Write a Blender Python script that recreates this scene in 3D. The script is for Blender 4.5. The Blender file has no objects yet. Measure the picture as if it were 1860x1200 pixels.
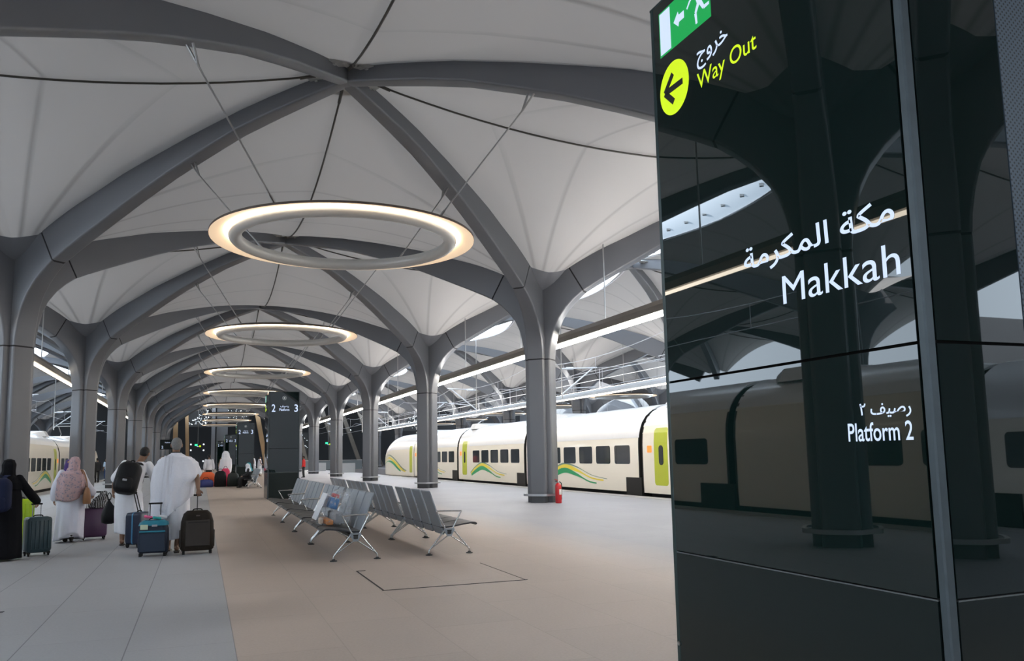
import bpy, bmesh, math, random
from mathutils import Vector, Matrix, Euler
from math import pi, sin, cos, sqrt, atan2, radians

S = bpy.context.scene
C = S.collection
random.seed(7)

# ------------------------------------------------------------------ camera
def make_camera():
    f, yaw, pitch, roll = 1503.1, 0.359208, 0.117796, -0.018338
    cy, sy, cp, sp = cos(yaw), sin(yaw), cos(pitch), sin(pitch)
    fwd = Vector((sy * cp, cy * cp, sp))
    right = Vector((cy, -sy, 0))
    up = right.cross(fwd)
    r2 = cos(roll) * right + sin(roll) * up
    u2 = -sin(roll) * right + cos(roll) * up
    cd = bpy.data.cameras.new('camera')
    cd.sensor_fit = 'HORIZONTAL'
    cd.sensor_width = 36.0
    cd.lens = 36.0 * f / 1860.0
    cd.shift_y = 46.66 / 1860.0
    cd.clip_start, cd.clip_end = 0.05, 600
    o = bpy.data.objects.new('camera', cd)
    m = Matrix((r2, u2, -fwd)).transposed().to_4x4()
    m.translation = (0, 0, 1.4765)
    o.matrix_world = m
    C.objects.link(o)
    S.camera = o
make_camera()

# ------------------------------------------------------------------ sky, sun, exposure
SKY_STRENGTH, SUN_STRENGTH, EXPOSURE = 5.0, 30.0, 0.08
wd = bpy.data.worlds.new('sky')
S.world = wd
wd.use_nodes = True
bg = wd.node_tree.nodes['Background']
bg.inputs['Color'].default_value = (0.72, 0.86, 1.0, 1)
bg.inputs['Strength'].default_value = SKY_STRENGTH
sd = bpy.data.lights.new('sun', 'SUN')
sd.energy = SUN_STRENGTH
sd.angle = radians(2)
sd.color = (1.0, 0.98, 0.955)
so = bpy.data.objects.new('sun', sd)
so.rotation_euler = Euler((radians(-6), radians(61), 0))       # high sun, a little to the right of the tracks
C.objects.link(so)
S.view_settings.view_transform = 'Standard'
S.view_settings.look = 'None'
S.view_settings.exposure = EXPOSURE
S.view_settings.gamma = 1.0
S.view_settings.use_curve_mapping = False
S.cycles.use_denoising = True
S.cycles.max_bounces = 8
S.cycles.diffuse_bounces = 5
S.cycles.transparent_max_bounces = 12
S.cycles.sample_clamp_indirect = 6.0

# ------------------------------------------------------------------ materials
MATS = {}
def mat(name, col, rough=0.6, metal=0.0, var=0.0, scale=3.0, emit=None, es=0.0, trans=None, alpha=None, coat=0.0, bump=0.0, spec=None):
    """procedural principled material; var = noise variation of the colour"""
    if name in MATS:
        return MATS[name]
    m = bpy.data.materials.new(name)
    m.use_nodes = True
    nt = m.node_tree
    b = nt.nodes['Principled BSDF']
    b.inputs['Base Color'].default_value = (*col, 1)
    b.inputs['Roughness'].default_value = rough
    b.inputs['Metallic'].default_value = metal
    if spec is not None:
        b.inputs['Specular IOR Level'].default_value = spec
    if coat:
        b.inputs['Coat Weight'].default_value = coat
    if alpha is not None:
        b.inputs['Alpha'].default_value = alpha
    if emit:
        b.inputs['Emission Color'].default_value = (*emit, 1)
        b.inputs['Emission Strength'].default_value = es
    if var or bump:
        tc = nt.nodes.new('ShaderNodeTexCoord')
        nz = nt.nodes.new('ShaderNodeTexNoise')
        nz.inputs['Scale'].default_value = scale
        nz.inputs['Detail'].default_value = 5
        nt.links.new(tc.outputs['Object'], nz.inputs['Vector'])
        if var:
            mx = nt.nodes.new('ShaderNodeMix'); mx.data_type = 'RGBA'
            mx.inputs['A'].default_value = (*[c * (1 - var) for c in col], 1)
            mx.inputs['B'].default_value = (*[min(1, c * (1 + var)) for c in col], 1)
            nt.links.new(nz.outputs['Fac'], mx.inputs['Factor'])
            nt.links.new(mx.outputs['Result'], b.inputs['Base Color'])
        if bump:
            bp = nt.nodes.new('ShaderNodeBump')
            bp.inputs['Strength'].default_value = bump
            bp.inputs['Distance'].default_value = 0.02
            nt.links.new(nz.outputs['Fac'], bp.inputs['Height'])
            nt.links.new(bp.outputs['Normal'], b.inputs['Normal'])
    if trans is not None:                                        # add a translucent share
        out = nt.nodes['Material Output']
        tr = nt.nodes.new('ShaderNodeBsdfTranslucent')
        tr.inputs['Color'].default_value = (*trans[0], 1)
        ms = nt.nodes.new('ShaderNodeMixShader')
        ms.inputs['Fac'].default_value = trans[1]
        nt.links.new(b.outputs[0], ms.inputs[1]); nt.links.new(tr.outputs[0], ms.inputs[2])
        nt.links.new(ms.outputs[0], out.inputs['Surface'])
    MATS[name] = m
    return m

# ------------------------------------------------------------------ geometry collector
class G:
    def __init__(s):
        s.v, s.f, s.mi, s.cur = [], [], [], 0
    def add(s, vs, fs):
        o = len(s.v)
        s.v += [tuple(p) for p in vs]
        for f in fs:
            s.f.append([i + o for i in f]); s.mi.append(s.cur)
        return s
    def box(s, c, d, rot=None, bev=0.0):
        hx, hy, hz = d[0] / 2, d[1] / 2, d[2] / 2
        if bev:
            b = min(bev, hx * .9, hy * .9, hz * .9)
            ring = []
            pts = []
            for z, k in ((-hz, b), (-hz + b, 0), (hz - b, 0), (hz, b)):
                for (sx, sy) in ((1, 1), (-1, 1), (-1, -1), (1, -1)):
                    a = (sx * (hx - k), sy * (hy - k - (b if not k else 0) * 1))
                    e = (sx * (hx - k - (b if not k else 0)), sy * (hy - k))
                    pp = [a, e] if sx * sy > 0 else [e, a]
                    if k:
                        pp = [(sx * (hx - b), sy * (hy - b))] * 2
                    pts += [Vector((p[0], p[1], z)) for p in pp]
            vs = pts; n = 8; fs = []
            for r in range(3):
                for i in range(n):
                    j = (i + 1) % n
                    fs.append((r * n + i, r * n + j, (r + 1) * n + j, (r + 1) * n + i))
            fs.append(tuple(range(n - 1, -1, -1))); fs.append(tuple(range(3 * n, 4 * n)))
        else:
            vs = [Vector((x, y, z)) for z in (-hz, hz) for x, y in ((hx, hy), (-hx, hy), (-hx, -hy), (hx, -hy))]
            fs = [(3, 2, 1, 0), (4, 5, 6, 7), (0, 1, 5, 4), (1, 2, 6, 5), (2, 3, 7, 6), (3, 0, 4, 7)]
        if rot is not None:
            R = rot if isinstance(rot, Matrix) else Euler(rot).to_matrix()
            vs = [R @ v for v in vs]
        cc = Vector(c)
        return s.add([v + cc for v in vs], fs)
    def loft(s, rings, cap=True, closed=True):
        n = len(rings[0]); vs = [p for r in rings for p in r]; fs = []
        for r in range(len(rings) - 1):
            for i in range(n if closed else n - 1):
                j = (i + 1) % n
                fs.append((r * n + i, r * n + j, (r + 1) * n + j, (r + 1) * n + i))
        if cap and closed:
            fs.append(tuple(range(n - 1, -1, -1)))
            fs.append(tuple(range((len(rings) - 1) * n, len(rings) * n)))
        return s.add(vs, fs)
    def tube(s, pts, r, n=8, closed=False, cap=True):
        pts = [Vector(p) for p in pts]
        m = len(pts)
        rs = r if isinstance(r, (list, tuple)) else [r] * m
        rings = []
        up = None
        for i, p in enumerate(pts):
            if closed:
                t = (pts[(i + 1) % m] - pts[i - 1]).normalized()
            else:
                t = (pts[min(i + 1, m - 1)] - pts[max(i - 1, 0)])
                t = t.normalized() if t.length > 1e-9 else Vector((0, 0, 1))
            if up is None:
                up = Vector((0, 0, 1)) if abs(t.z) < .9 else Vector((1, 0, 0))
            a = up - t * up.dot(t)
            if a.length < 1e-6:
                a = t.orthogonal()
            a.normalize(); up = a
            b = t.cross(a)
            rings.append([p + (a * cos(q) + b * sin(q)) * rs[i] for q in [2 * pi * k / n for k in range(n)]])
        if closed:
            rings.append(rings[0])
            return s.loft(rings, cap=False)
        return s.loft(rings, cap=cap)
    def lathe(s, prof, c=(0, 0, 0), n=24, cap=True, sx=1.0, sy=1.0):
        rings = [[Vector((c[0] + r * sx * cos(2 * pi * k / n), c[1] + r * sy * sin(2 * pi * k / n), c[2] + z)) for k in range(n)] for r, z in prof]
        return s.loft(rings, cap=cap)
    def prism(s, poly, axis, d0, d1):
        """poly of 2-D points extruded along axis between d0 and d1"""
        def P(p, d):
            return {'x': (d, p[0], p[1]), 'y': (p[0], d, p[1]), 'z': (p[0], p[1], d)}[axis]
        return s.loft([[P(p, d0) for p in poly], [P(p, d1) for p in poly]])
    def ball(s, c, r, n=12, m=8):
        r = r if isinstance(r, (tuple, list)) else (r, r, r)
        rings = []
        for j in range(m + 1):
            th = pi * (0.02 + 0.96 * j / m) - pi / 2
            rings.append([Vector((c[0] + r[0] * cos(th) * cos(2 * pi * k / n), c[1] + r[1] * cos(th) * sin(2 * pi * k / n), c[2] + r[2] * sin(th))) for k in range(n)])
        return s.loft(rings)
    def mesh(s, name, mats, smooth=False):
        me = bpy.data.meshes.new(name)
        me.from_pydata(s.v, [], s.f)
        for m in (mats if isinstance(mats, (list, tuple)) else [mats]):
            me.materials.append(m)
        if any(s.mi):
            me.polygons.foreach_set('material_index', s.mi)
        bm = bmesh.new(); bm.from_mesh(me)
        bmesh.ops.recalc_face_normals(bm, faces=bm.faces)
        bm.to_mesh(me); bm.free()
        if smooth:
            me.polygons.foreach_set('use_smooth', [True] * len(me.polygons))
            if smooth != 'all':
                try:
                    me.set_sharp_from_angle(angle=radians(smooth if smooth is not True else 40))
                except Exception:
                    pass
        me.update()
        return me
    def obj(s, name, m, parent=None, smooth=False, loc=None):
        o = bpy.data.objects.new(name, s.mesh(name, m, smooth))
        C.objects.link(o)
        if parent:
            o.parent = parent
        if loc:
            o.location = loc
        return o

def tag(o, label=None, cat=None, group=None, kind=None):
    if label: o['label'] = label
    if cat: o['category'] = cat
    if group: o['group'] = group
    if kind: o['kind'] = kind
    return o
def thing(name, label, cat, loc=(0, 0, 0), rz=0.0, group=None, kind=None):
    o = bpy.data.objects.new(name, None)
    o.empty_display_size = 0.1
    C.objects.link(o)
    o.location = loc; o.rotation_euler = (0, 0, rz)
    return tag(o, label, cat, group, kind)
def inst(name, me, parent=None, loc=(0, 0, 0), rz=0.0):
    o = bpy.data.objects.new(name, me)
    C.objects.link(o)
    if parent: o.parent = parent
    o.location = loc; o.rotation_euler = (0, 0, rz)
    return o
def copy_tree(o, parent=None):
    c = o.copy(); C.objects.link(c)
    if parent: c.parent = parent
    for ch in list(o.children):
        copy_tree(ch, c)
    return c
def lerp(a, b, t): return a + (b - a) * t
def interp(tab, x):
    if x <= tab[0][0]: return tab[0][1]
    for (a, b), (c, d) in zip(tab, tab[1:]):
        if x <= c: return b + (d - b) * (x - a) / (c - a)
    return tab[-1][1]
def smooth_path(pts, n=6, closed=False):
    """Catmull-Rom through the points"""
    P = [Vector(p) for p in pts]; m = len(P); out = []
    for i in range(m if closed else m - 1):
        p0 = P[i - 1] if (i or closed) else P[0]
        p1, p2 = P[i], P[(i + 1) % m]
        p3 = P[(i + 2) % m] if (closed or i + 2 < m) else P[-1]
        for k in range(n):
            t = k / n
            out.append(0.5 * ((2 * p1) + (p2 - p0) * t + (2 * p0 - 5 * p1 + 4 * p2 - p3) * t * t + (3 * p1 - p0 - 3 * p2 + p3) * t ** 3))
    if not closed: out.append(P[-1])
    return out
def rrect(w, h, r, n=4, cx=0.0, cy=0.0):
    pts = []
    for (sx, sy, a0) in ((1, 1, 0), (-1, 1, pi / 2), (-1, -1, pi), (1, -1, 3 * pi / 2)):
        for k in range(n + 1):
            a = a0 + (pi / 2) * k / n
            pts.append((cx + sx * (w / 2 - r) + r * cos(a), cy + sy * (h / 2 - r) + r * sin(a)))
    return pts
ORD = ['first', 'second', 'third', 'fourth', 'fifth', 'sixth', 'seventh', 'eighth', 'ninth', 'tenth', 'eleventh', 'twelfth', 'thirteenth', 'fourteenth', 'fifteenth', 'sixteenth']

# ------------------------------------------------------------------ materials of the place
def floor_material():
    m = bpy.data.materials.new('platform_stone'); m.use_nodes = True
    nt = m.node_tree; N = nt.nodes; L = nt.links
    b = N['Principled BSDF']
    tc = N.new('ShaderNodeTexCoord'); sep = N.new('ShaderNodeSeparateXYZ')
    L.new(tc.outputs['Object'], sep.inputs[0])
    def math(op, a, bb=None, clamp=False):
        n = N.new('ShaderNodeMath'); n.operation = op; n.use_clamp = clamp
        for i, q in enumerate((a, bb)):
            if q is None: continue
            if isinstance(q, (int, float)): n.inputs[i].default_value = q
            else: L.new(q, n.inputs[i])
        return n.outputs[0]
    X, Y = sep.outputs['X'], sep.outputs['Y']
    # joints: long lines 0.8 m apart through x = 0.29, cross lines every 1.5 m staggered by strip
    fx = math('DIVIDE', math('SUBTRACT', X, 0.29), 0.81)
    strip = math('FLOOR', fx)
    dx = math('ABSOLUTE', math('SUBTRACT', math('FRACT', math('ADD', fx, 0.5)), 0.5))
    jx = math('LESS_THAN', dx, 0.006)
    fy = math('ADD', math('DIVIDE', math('SUBTRACT', Y, 8.3), 1.53), math('MULTIPLY', strip, 0.37))
    dy = math('ABSOLUTE', math('SUBTRACT', math('FRACT', math('ADD', fy, 0.5)), 0.5))
    jy = math('LESS_THAN', dy, 0.003)
    nz0 = N.new('ShaderNodeTexNoise'); nz0.inputs['Scale'].default_value = 1.3; nz0.inputs['Detail'].default_value = 4
    L.new(tc.outputs['Object'], nz0.inputs['Vector'])
    left = math('LESS_THAN', X, 0.29)
    jxw = math('MULTIPLY', jx, math('ADD', math('MULTIPLY', left, 0.65), 0.22))
    jyw = math('MULTIPLY', jy, math('MULTIPLY', nz0.outputs['Fac'], 0.6))
    joint = math('MAXIMUM', jxw, jyw, True)
    # per tile tone
    tile = N.new('ShaderNodeCombineXYZ')
    L.new(strip, tile.inputs[0]); L.new(math('FLOOR', fy), tile.inputs[1])
    wn = N.new('ShaderNodeTexWhiteNoise'); wn.noise_dimensions = '2D'
    L.new(tile.outputs[0], wn.inputs['Vector'])
    # stone colour: warm in the middle strip, greyer paving on the left and beyond the columns
    base = N.new('ShaderNodeMix'); base.data_type = 'RGBA'
    base.inputs['A'].default_value = (0.425, 0.35, 0.30, 1)
    base.inputs['B'].default_value = (0.262, 0.262, 0.284, 1)
    right = math('MULTIPLY', math('SUBTRACT', X, 5.2), 0.6, True)
    L.new(right, base.inputs['Factor'])
    lm = N.new('ShaderNodeMix'); lm.data_type = 'RGBA'; lm.inputs['B'].default_value = (0.335, 0.335, 0.345, 1)
    L.new(base.outputs['Result'], lm.inputs['A']); L.new(left, lm.inputs['Factor'])
    speck = N.new('ShaderNodeTexNoise'); speck.inputs['Scale'].default_value = 45; speck.inputs['Detail'].default_value = 6
    L.new(tc.outputs['Object'], speck.inputs['Vector'])
    big = N.new('ShaderNodeTexNoise'); big.inputs['Scale'].default_value = 0.35; big.inputs['Detail'].default_value = 6
    L.new(tc.outputs['Object'], big.inputs['Vector'])
    tone = math('ADD', math('MULTIPLY', speck.outputs['Fac'], 0.22), math('ADD', math('MULTIPLY', wn.outputs['Value'], 0.05), math('MULTIPLY', big.outputs['Fac'], 0.22)))
    tone = math('ADD', tone, 0.74)
    tone = math('MULTIPLY', tone, math('SUBTRACT', 1.0, math('MULTIPLY', joint, 0.55)))
    sc = N.new('ShaderNodeVectorMath'); sc.operation = 'SCALE'
    L.new(lm.outputs['Result'], sc.inputs[0]); L.new(tone, sc.inputs['Scale'])
    L.new(sc.outputs[0], b.inputs['Base Color'])
    b.inputs['Roughness'].default_value = 0.55
    b.inputs['Specular IOR Level'].default_value = 0.25
    return m
M_FLOOR = floor_material()
def membrane_material(name, col, tcol, tfac):
    """coated fabric: diffuse + translucent, darker doubled seams where the attribute 'seam' is 1"""
    m = bpy.data.materials.new(name); m.use_nodes = True
    nt = m.node_tree; N = nt.nodes; L = nt.links
    N.remove(N['Principled BSDF'])
    at = N.new('ShaderNodeAttribute'); at.attribute_name = 'seam'
    rmp = N.new('ShaderNodeMapRange'); rmp.inputs[1].default_value = 0.0; rmp.inputs[2].default_value = 0.085
    rmp.inputs[3].default_value = 1.0; rmp.inputs[4].default_value = 0.0
    L.new(at.outputs['Fac'], rmp.inputs[0])
    def mix(a, k):
        mx = N.new('ShaderNodeMix'); mx.data_type = 'RGBA'
        mx.inputs['A'].default_value = (*a, 1); mx.inputs['B'].default_value = (*[c * k for c in a], 1)
        L.new(rmp.outputs[0], mx.inputs['Factor'])
        return mx.outputs['Result']
    d = N.new('ShaderNodeBsdfDiffuse'); t = N.new('ShaderNodeBsdfTranslucent')
    L.new(mix(col, 0.76), d.inputs[0]); L.new(mix(tcol, 0.4), t.inputs[0])
    ms = N.new('ShaderNodeMixShader'); ms.inputs[0].default_value = tfac
    L.new(d.outputs[0], ms.inputs[1]); L.new(t.outputs[0], ms.inputs[2])
    L.new(ms.outputs[0], N['Material Output'].inputs['Surface'])
    return m
M_MEMB = membrane_material('tensile_fabric', (0.44, 0.42, 0.405), (0.95, 0.93, 0.91), 0.0125)
M_STEEL = mat('grey_painted_steel', (0.150, 0.154, 0.166), 0.40, 0.2, var=0.06, scale=0.8)
M_JOINT = mat('dark_joint', (0.02, 0.02, 0.022), 0.8)
M_COLBASE = mat('dark_column_base', (0.075, 0.077, 0.083), 0.5, var=0.15)
M_GUARD = mat('brushed_guard_rail', (0.55, 0.56, 0.58), 0.3, 0.8, var=0.05)
M_CABLE = mat('dark_cable', (0.075, 0.07, 0.062), 0.5, 0.5, var=0.1)
M_STAIN = mat('stainless_rod', (0.45, 0.44, 0.43), 0.3, 0.9, var=0.05)
M_WHITE = mat('white_metal', (0.78, 0.79, 0.82), 0.4, var=0.03)

# ------------------------------------------------------------------ grid of the station
W, P = 14.436, 14.0
XL, Y0 = -4.528, 23.873
def colX(i): return XL + W * i            # i = 0 left row, 1 right row
def rowY(k): return Y0 + P * k            # k = 0 first visible row
A, B = W / 2, P / 2
DL = sqrt(A * A + B * B)
TRACK_Z = -1.15
EDGE_R, EDGE_L = 13.95, -7.55

# floor: three platforms, two track beds
def slab(x0, x1, name):
    g = G().box(((x0 + x1) / 2, 54, -0.6), (x1 - x0, 168, 1.2))
    return tag(g.obj(name, M_FLOOR), kind='structure')
slab(EDGE_L, EDGE_R, 'floor')
slab(20.35, 42.6, 'floor_across')
slab(-32, -16.0, 'floor_beyond')
M_BALLAST = mat('track_ballast', (0.055, 0.05, 0.046), 0.95, var=0.5, scale=9, bump=0.6)
def bed(x0, x1, name):
    tag(G().box(((x0 + x1) / 2, 54, TRACK_Z - 0.2), (x1 - x0, 168, 0.3)).obj(name, M_BALLAST), kind='structure')
bed(13.9, 20.4, 'floor_trackbed')
bed(-16.0, -7.5, 'floor_trackbed_left')
M_RAIL = mat('rail_steel', (0.12, 0.1, 0.09), 0.4, 0.8, var=0.2)
for x, lab in ((14.85, 'near rail under the right-hand train'), (16.3, 'far rail under the right-hand train'), (18.1, 'near rail of the empty right-hand track'), (19.55, 'far rail of the empty right-hand track'), (-9.9, 'far rail under the left-hand train'), (-8.45, 'near rail under the left-hand train'), (-13.4, 'far rail of the empty left-hand track'), (-11.95, 'near rail of the empty left-hand track')):
    o = G().box((x, 54, TRACK_Z + 0.03), (0.07, 168, 0.16)).obj('track_rail', M_RAIL)
    tag(o, 'steel %s' % lab, 'rail', 'running rails of the tracks')
# white safety strip along the platform edge (tactile edge)
tag(G().box((EDGE_R - 0.35, 54, 0.003), (0.5, 167, 0.006)).obj('trim_1', mat('edge_paving', (0.33, 0.33, 0.35), 0.6, var=0.06, scale=8)), kind='structure')
tag(G().box((EDGE_L + 0.35, 54, 0.003), (0.5, 167, 0.006)).obj('trim_2', MATS['edge_paving']), kind='structure')

# access hatch outline in the floor
def hatch():
    g = G()
    m = mat('hatch_joint', (0.03, 0.027, 0.025), 0.9)
    g.box((2.785, 9.34, 0.002), (1.73, 0.028, 0.003))
    g.box((1.935, 10.2, 0.002), (0.02, 1.72, 0.003))
    g.box((3.63, 10.2, 0.0015), (0.012, 1.72, 0.002))
    g.box((1.99, 11.06, 0.002), (0.12, 0.02, 0.003))
    tag(g.obj('trim_3', m), kind='structure')
hatch()

# end wall, plus outer and rear walls added to block sky light
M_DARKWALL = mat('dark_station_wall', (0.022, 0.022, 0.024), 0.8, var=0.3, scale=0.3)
M_BLOCKER = mat('light_blocking_wall', (0.16, 0.16, 0.17), 0.8, var=0.15, scale=0.3)
tag(G().box((53.6, 54, 4.0), (0.4, 170, 10.4)).obj('wall_blocker_right', M_BLOCKER), kind='structure')
tag(G().box((-33.6, 54, 2.0), (0.4, 170, 6.4)).obj('wall_blocker_left', M_BLOCKER), kind='structure')
tag(G().box((10, -31, 4.0), (88, 0.4, 10.4)).obj('wall_blocker_rear', M_BLOCKER), kind='structure')
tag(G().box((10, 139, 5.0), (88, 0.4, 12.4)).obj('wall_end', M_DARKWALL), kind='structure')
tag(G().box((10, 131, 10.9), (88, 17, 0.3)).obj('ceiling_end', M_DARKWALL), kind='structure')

# ------------------------------------------------------------------ rib and column shapes
SOF = [(.42, 4.39), (.44, 4.65), (.50, 5.0), (.60, 5.36), (.74, 5.65), (.98, 5.96), (1.25, 6.21), (1.53, 6.42), (2.22, 6.76), (2.92, 7.08), (3.96, 7.55), (4.8, 7.9), (6.1, 8.38), (7.2, 8.74), (8.6, 9.06), (9.98, 9.29)]
TOP = [(0.2, 6.75), (1.08, 7.2), (1.6, 7.46), (2.25, 7.75), (3.3, 8.12), (3.9, 8.36), (4.64, 8.58), (6.14, 9.0), (7.62, 9.36), (9.2, 9.64), (9.98, 9.72)]
RW = 0.40
def rib_ring(b, t, w):
    """rounded section between soffit point b and top point t (s, z), width w; local x = s, y = across"""
    b, t = Vector((b[0], 0, b[1])), Vector((t[0], 0, t[1]))
    u = (t - b); h = u.length; u.normalize(); y = Vector((0, 1, 0))
    r = min(0.05, w * .4)
    pts = []
    for k in range(5):
        a = pi + (pi / 2) * k / 4
        pts.append(b + y * (-(w / 2 - r) + r * cos(a)) + u * (r + r * sin(a)))
    for k in range(5):
        a = 1.5 * pi + (pi / 2) * k / 4
        pts.append(b + y * ((w / 2 - r) + r * cos(a)) + u * (r + r * sin(a)))
    pts += [t + y * (w / 2), t - y * (w / 2)]
    return pts
def rot_local(pts, ang):
    c, s = cos(ang), sin(ang)
    return [Vector((p.x * c - p.y * s, p.x * s + p.y * c, p.z)) for p in pts]
DIAG = [atan2(B, A), pi - atan2(B, A), pi + atan2(B, A), -atan2(B, A)]
# rib from joint to hub
rib_pairs = [((1.57, 6.44), (1.12, 7.22)), ((1.9, 6.61), (1.55, 7.43)), ((2.5, 6.89), (2.2, 7.73)), ((3.3, 7.25), (3.08, 8.04)), ((4.2, 7.65), (4.02, 8.40)), ((5.2, 8.06), (5.08, 8.71)), ((6.2, 8.41), (6.12, 8.99)), ((7.2, 8.74), (7.14, 9.25)), ((8.2, 8.97), (8.16, 9.45)), ((9.2, 9.16), (9.18, 9.63)), ((9.98, 9.30), (9.98, 9.72))]
def rib_mesh(ang):
    rings = [rot_local(rib_ring(b, t, RW if b[0] < 8 else lerp(RW, 0.30, (b[0] - 8) / 2)), ang) for b, t in rib_pairs]
    return G().loft(rings).mesh('rib', M_STEEL, 35)
RIBS = [rib_mesh(a) for a in DIAG]
branch_pairs = [((.42, 4.40), (0.0, 4.40)), ((.44, 4.65), (0, 4.66)), ((.50, 5.0), (0, 5.05)), ((.60, 5.36), (0, 5.5)), ((.74, 5.65), (0.0, 5.95)), ((.98, 5.96), (0.1, 6.45)), ((1.25, 6.21), (0.55, 6.85)), ((1.53, 6.42), (1.08, 7.2))]
BRANCH = [G().loft([rot_local(rib_ring(b, t, 0.55 if i < 3 else lerp(.55, RW, min(1, (i - 2) / 5))), a) for i, (b, t) in enumerate(branch_pairs)]).mesh('branch', M_STEEL, 35) for a in DIAG]
JOINTS = [G().loft([rot_local(rib_ring(b, t, RW - .03), a) for b, t in (((1.50, 6.40), (1.05, 7.18)), ((1.60, 6.46), (1.15, 7.25)))]).mesh('joint', M_JOINT) for a in DIAG]
def star(z, sc=1.0, core=0.36):
    """column section: four rounded lobes along the diagonals"""
    pts = []
    n = 96
    for k in range(n):
        th = 2 * pi * k / n
        r = core
        for a in DIAG:
            d = (th - a + pi) % (2 * pi) - pi
            if abs(d) < pi / 2:
                hw, L = 0.275, 0.42
                cx, cyy = L * cos(d), 0
                rr = min(L / cos(d) if cos(d) > 1e-6 else 9, hw / abs(sin(d)) if abs(sin(d)) > 1e-6 else 9)
                # round the outer corners
                e = 12.0
                rr = 1.0 / ((abs(cos(d)) / L) ** e + (abs(sin(d)) / hw) ** e) ** (1 / e)
                r = max(r if r != core else 0, rr) if r != core or rr > core * .55 else r
                if rr > r: r = rr
        pts.append((r * sc * cos(th), r * sc * sin(th)))
    return [Vector((p[0], p[1], z)) for p in pts]
SHAFT = G().loft([star(0.26), star(2.2), star(4.36)]).mesh('shaft', M_STEEL, 28)
SEAM = G().loft([star(4.355, .985), star(4.405, .985)]).mesh('seam_band', M_JOINT)
CBASE = G().loft([star(0.0, 0.99), star(0.26, 0.99)]).mesh('base', M_COLBASE, 28)
def guard():
    g = G()
    rings = []
    for z0, k in ((0.215, 0), (0.255, 0)):
        pass
    o = [p for p in star(0, 1.34, .40)]; i_ = [p for p in star(0, 1.20, .40)]
    def sm(ps):
        n = len(ps)
        for _ in range(10):
            ps = [(ps[j - 1] + ps[j] * 2 + ps[(j + 1) % n]) / 4 for j in range(n)]
        return ps
    o, i_ = sm(o), sm(i_)
    z0, z1 = Vector((0, 0, .20)), Vector((0, 0, .265))
    n = len(o)
    vs = [p + z0 for p in i_] + [p + z0 for p in o] + [p + z1 for p in o] + [p + z1 for p in i_]
    fs = []
    for r in range(4):
        for j in range(n):
            q = (j + 1) % n; r2 = (r + 1) % 4
            fs.append((r * n + j, r * n + q, r2 * n + q, r2 * n + j))
    g.add(vs, fs)
    for a in DIAG:
        for t in (.4,):
            g.box((0.47 * cos(a), 0.47 * sin(a), .232), (.16, .05, .04), (0, 0, a))
    return g.mesh('guard_ring', M_GUARD, 40)
GUARD = guard()
PANEL = G().box((-0.29, -0.215, 1.72), (0.16, 0.02, 0.32), (0, 0, radians(-45))).mesh('access_panel', mat('panel_steel', (0.15, 0.153, 0.163), 0.4, 0.25, var=.05))

# funnel ledge between two branches: dark plate under the membrane's neck
NPHI = 13
def neck(phi_f):
    """neck curve for phi fraction 0 (at the rib) .. 1 (half way to the next rib): rho, z"""
    k = phi_f
    return lerp(1.10, 0.86, k ** .8), 7.22 - 0.20 * sin(k * pi / 2)
def quarter_dirs(sx, sy, axis):
    """unit directions from a column towards the hub (sx, sy) and along axis 'x' or 'y'"""
    a0 = atan2(sy * B, sx * A)
    a1 = (0 if sx > 0 else pi) if axis == 'x' else (pi / 2 if sy > 0 else -pi / 2)
    d = (a1 - a0 + pi) % (2 * pi) - pi
    return a0, d
def gusset(mid, span):
    g = G(); top = []; bot = []
    for k in range(-12, 13):
        f = 1 - abs(k) / 12
        rho, z = neck(f)
        a = mid + span * k / 12 * 0.99
        top.append(Vector((rho * cos(a), rho * sin(a), z)))
        rb = 0.22
        bot.append(Vector((lerp(rb, rho, abs(k) / 12 * .72) * cos(a), lerp(rb, rho, abs(k) / 12 * .72) * sin(a), lerp(6.48, 6.80, abs(k) / 12))))
    n = len(top); vs = bot + top; fs = []
    for i in range(n - 1):
        fs.append((i, i + 1, n + i + 1, n + i))
    g.add(vs, fs)
    return g.mesh('gusset', M_STEEL, 60)
GUSSETS = [gusset(0, DIAG[0]), gusset(pi / 2, pi / 2 - DIAG[0]), gusset(pi, DIAG[0]), gusset(-pi / 2, pi / 2 - DIAG[0])]

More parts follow.
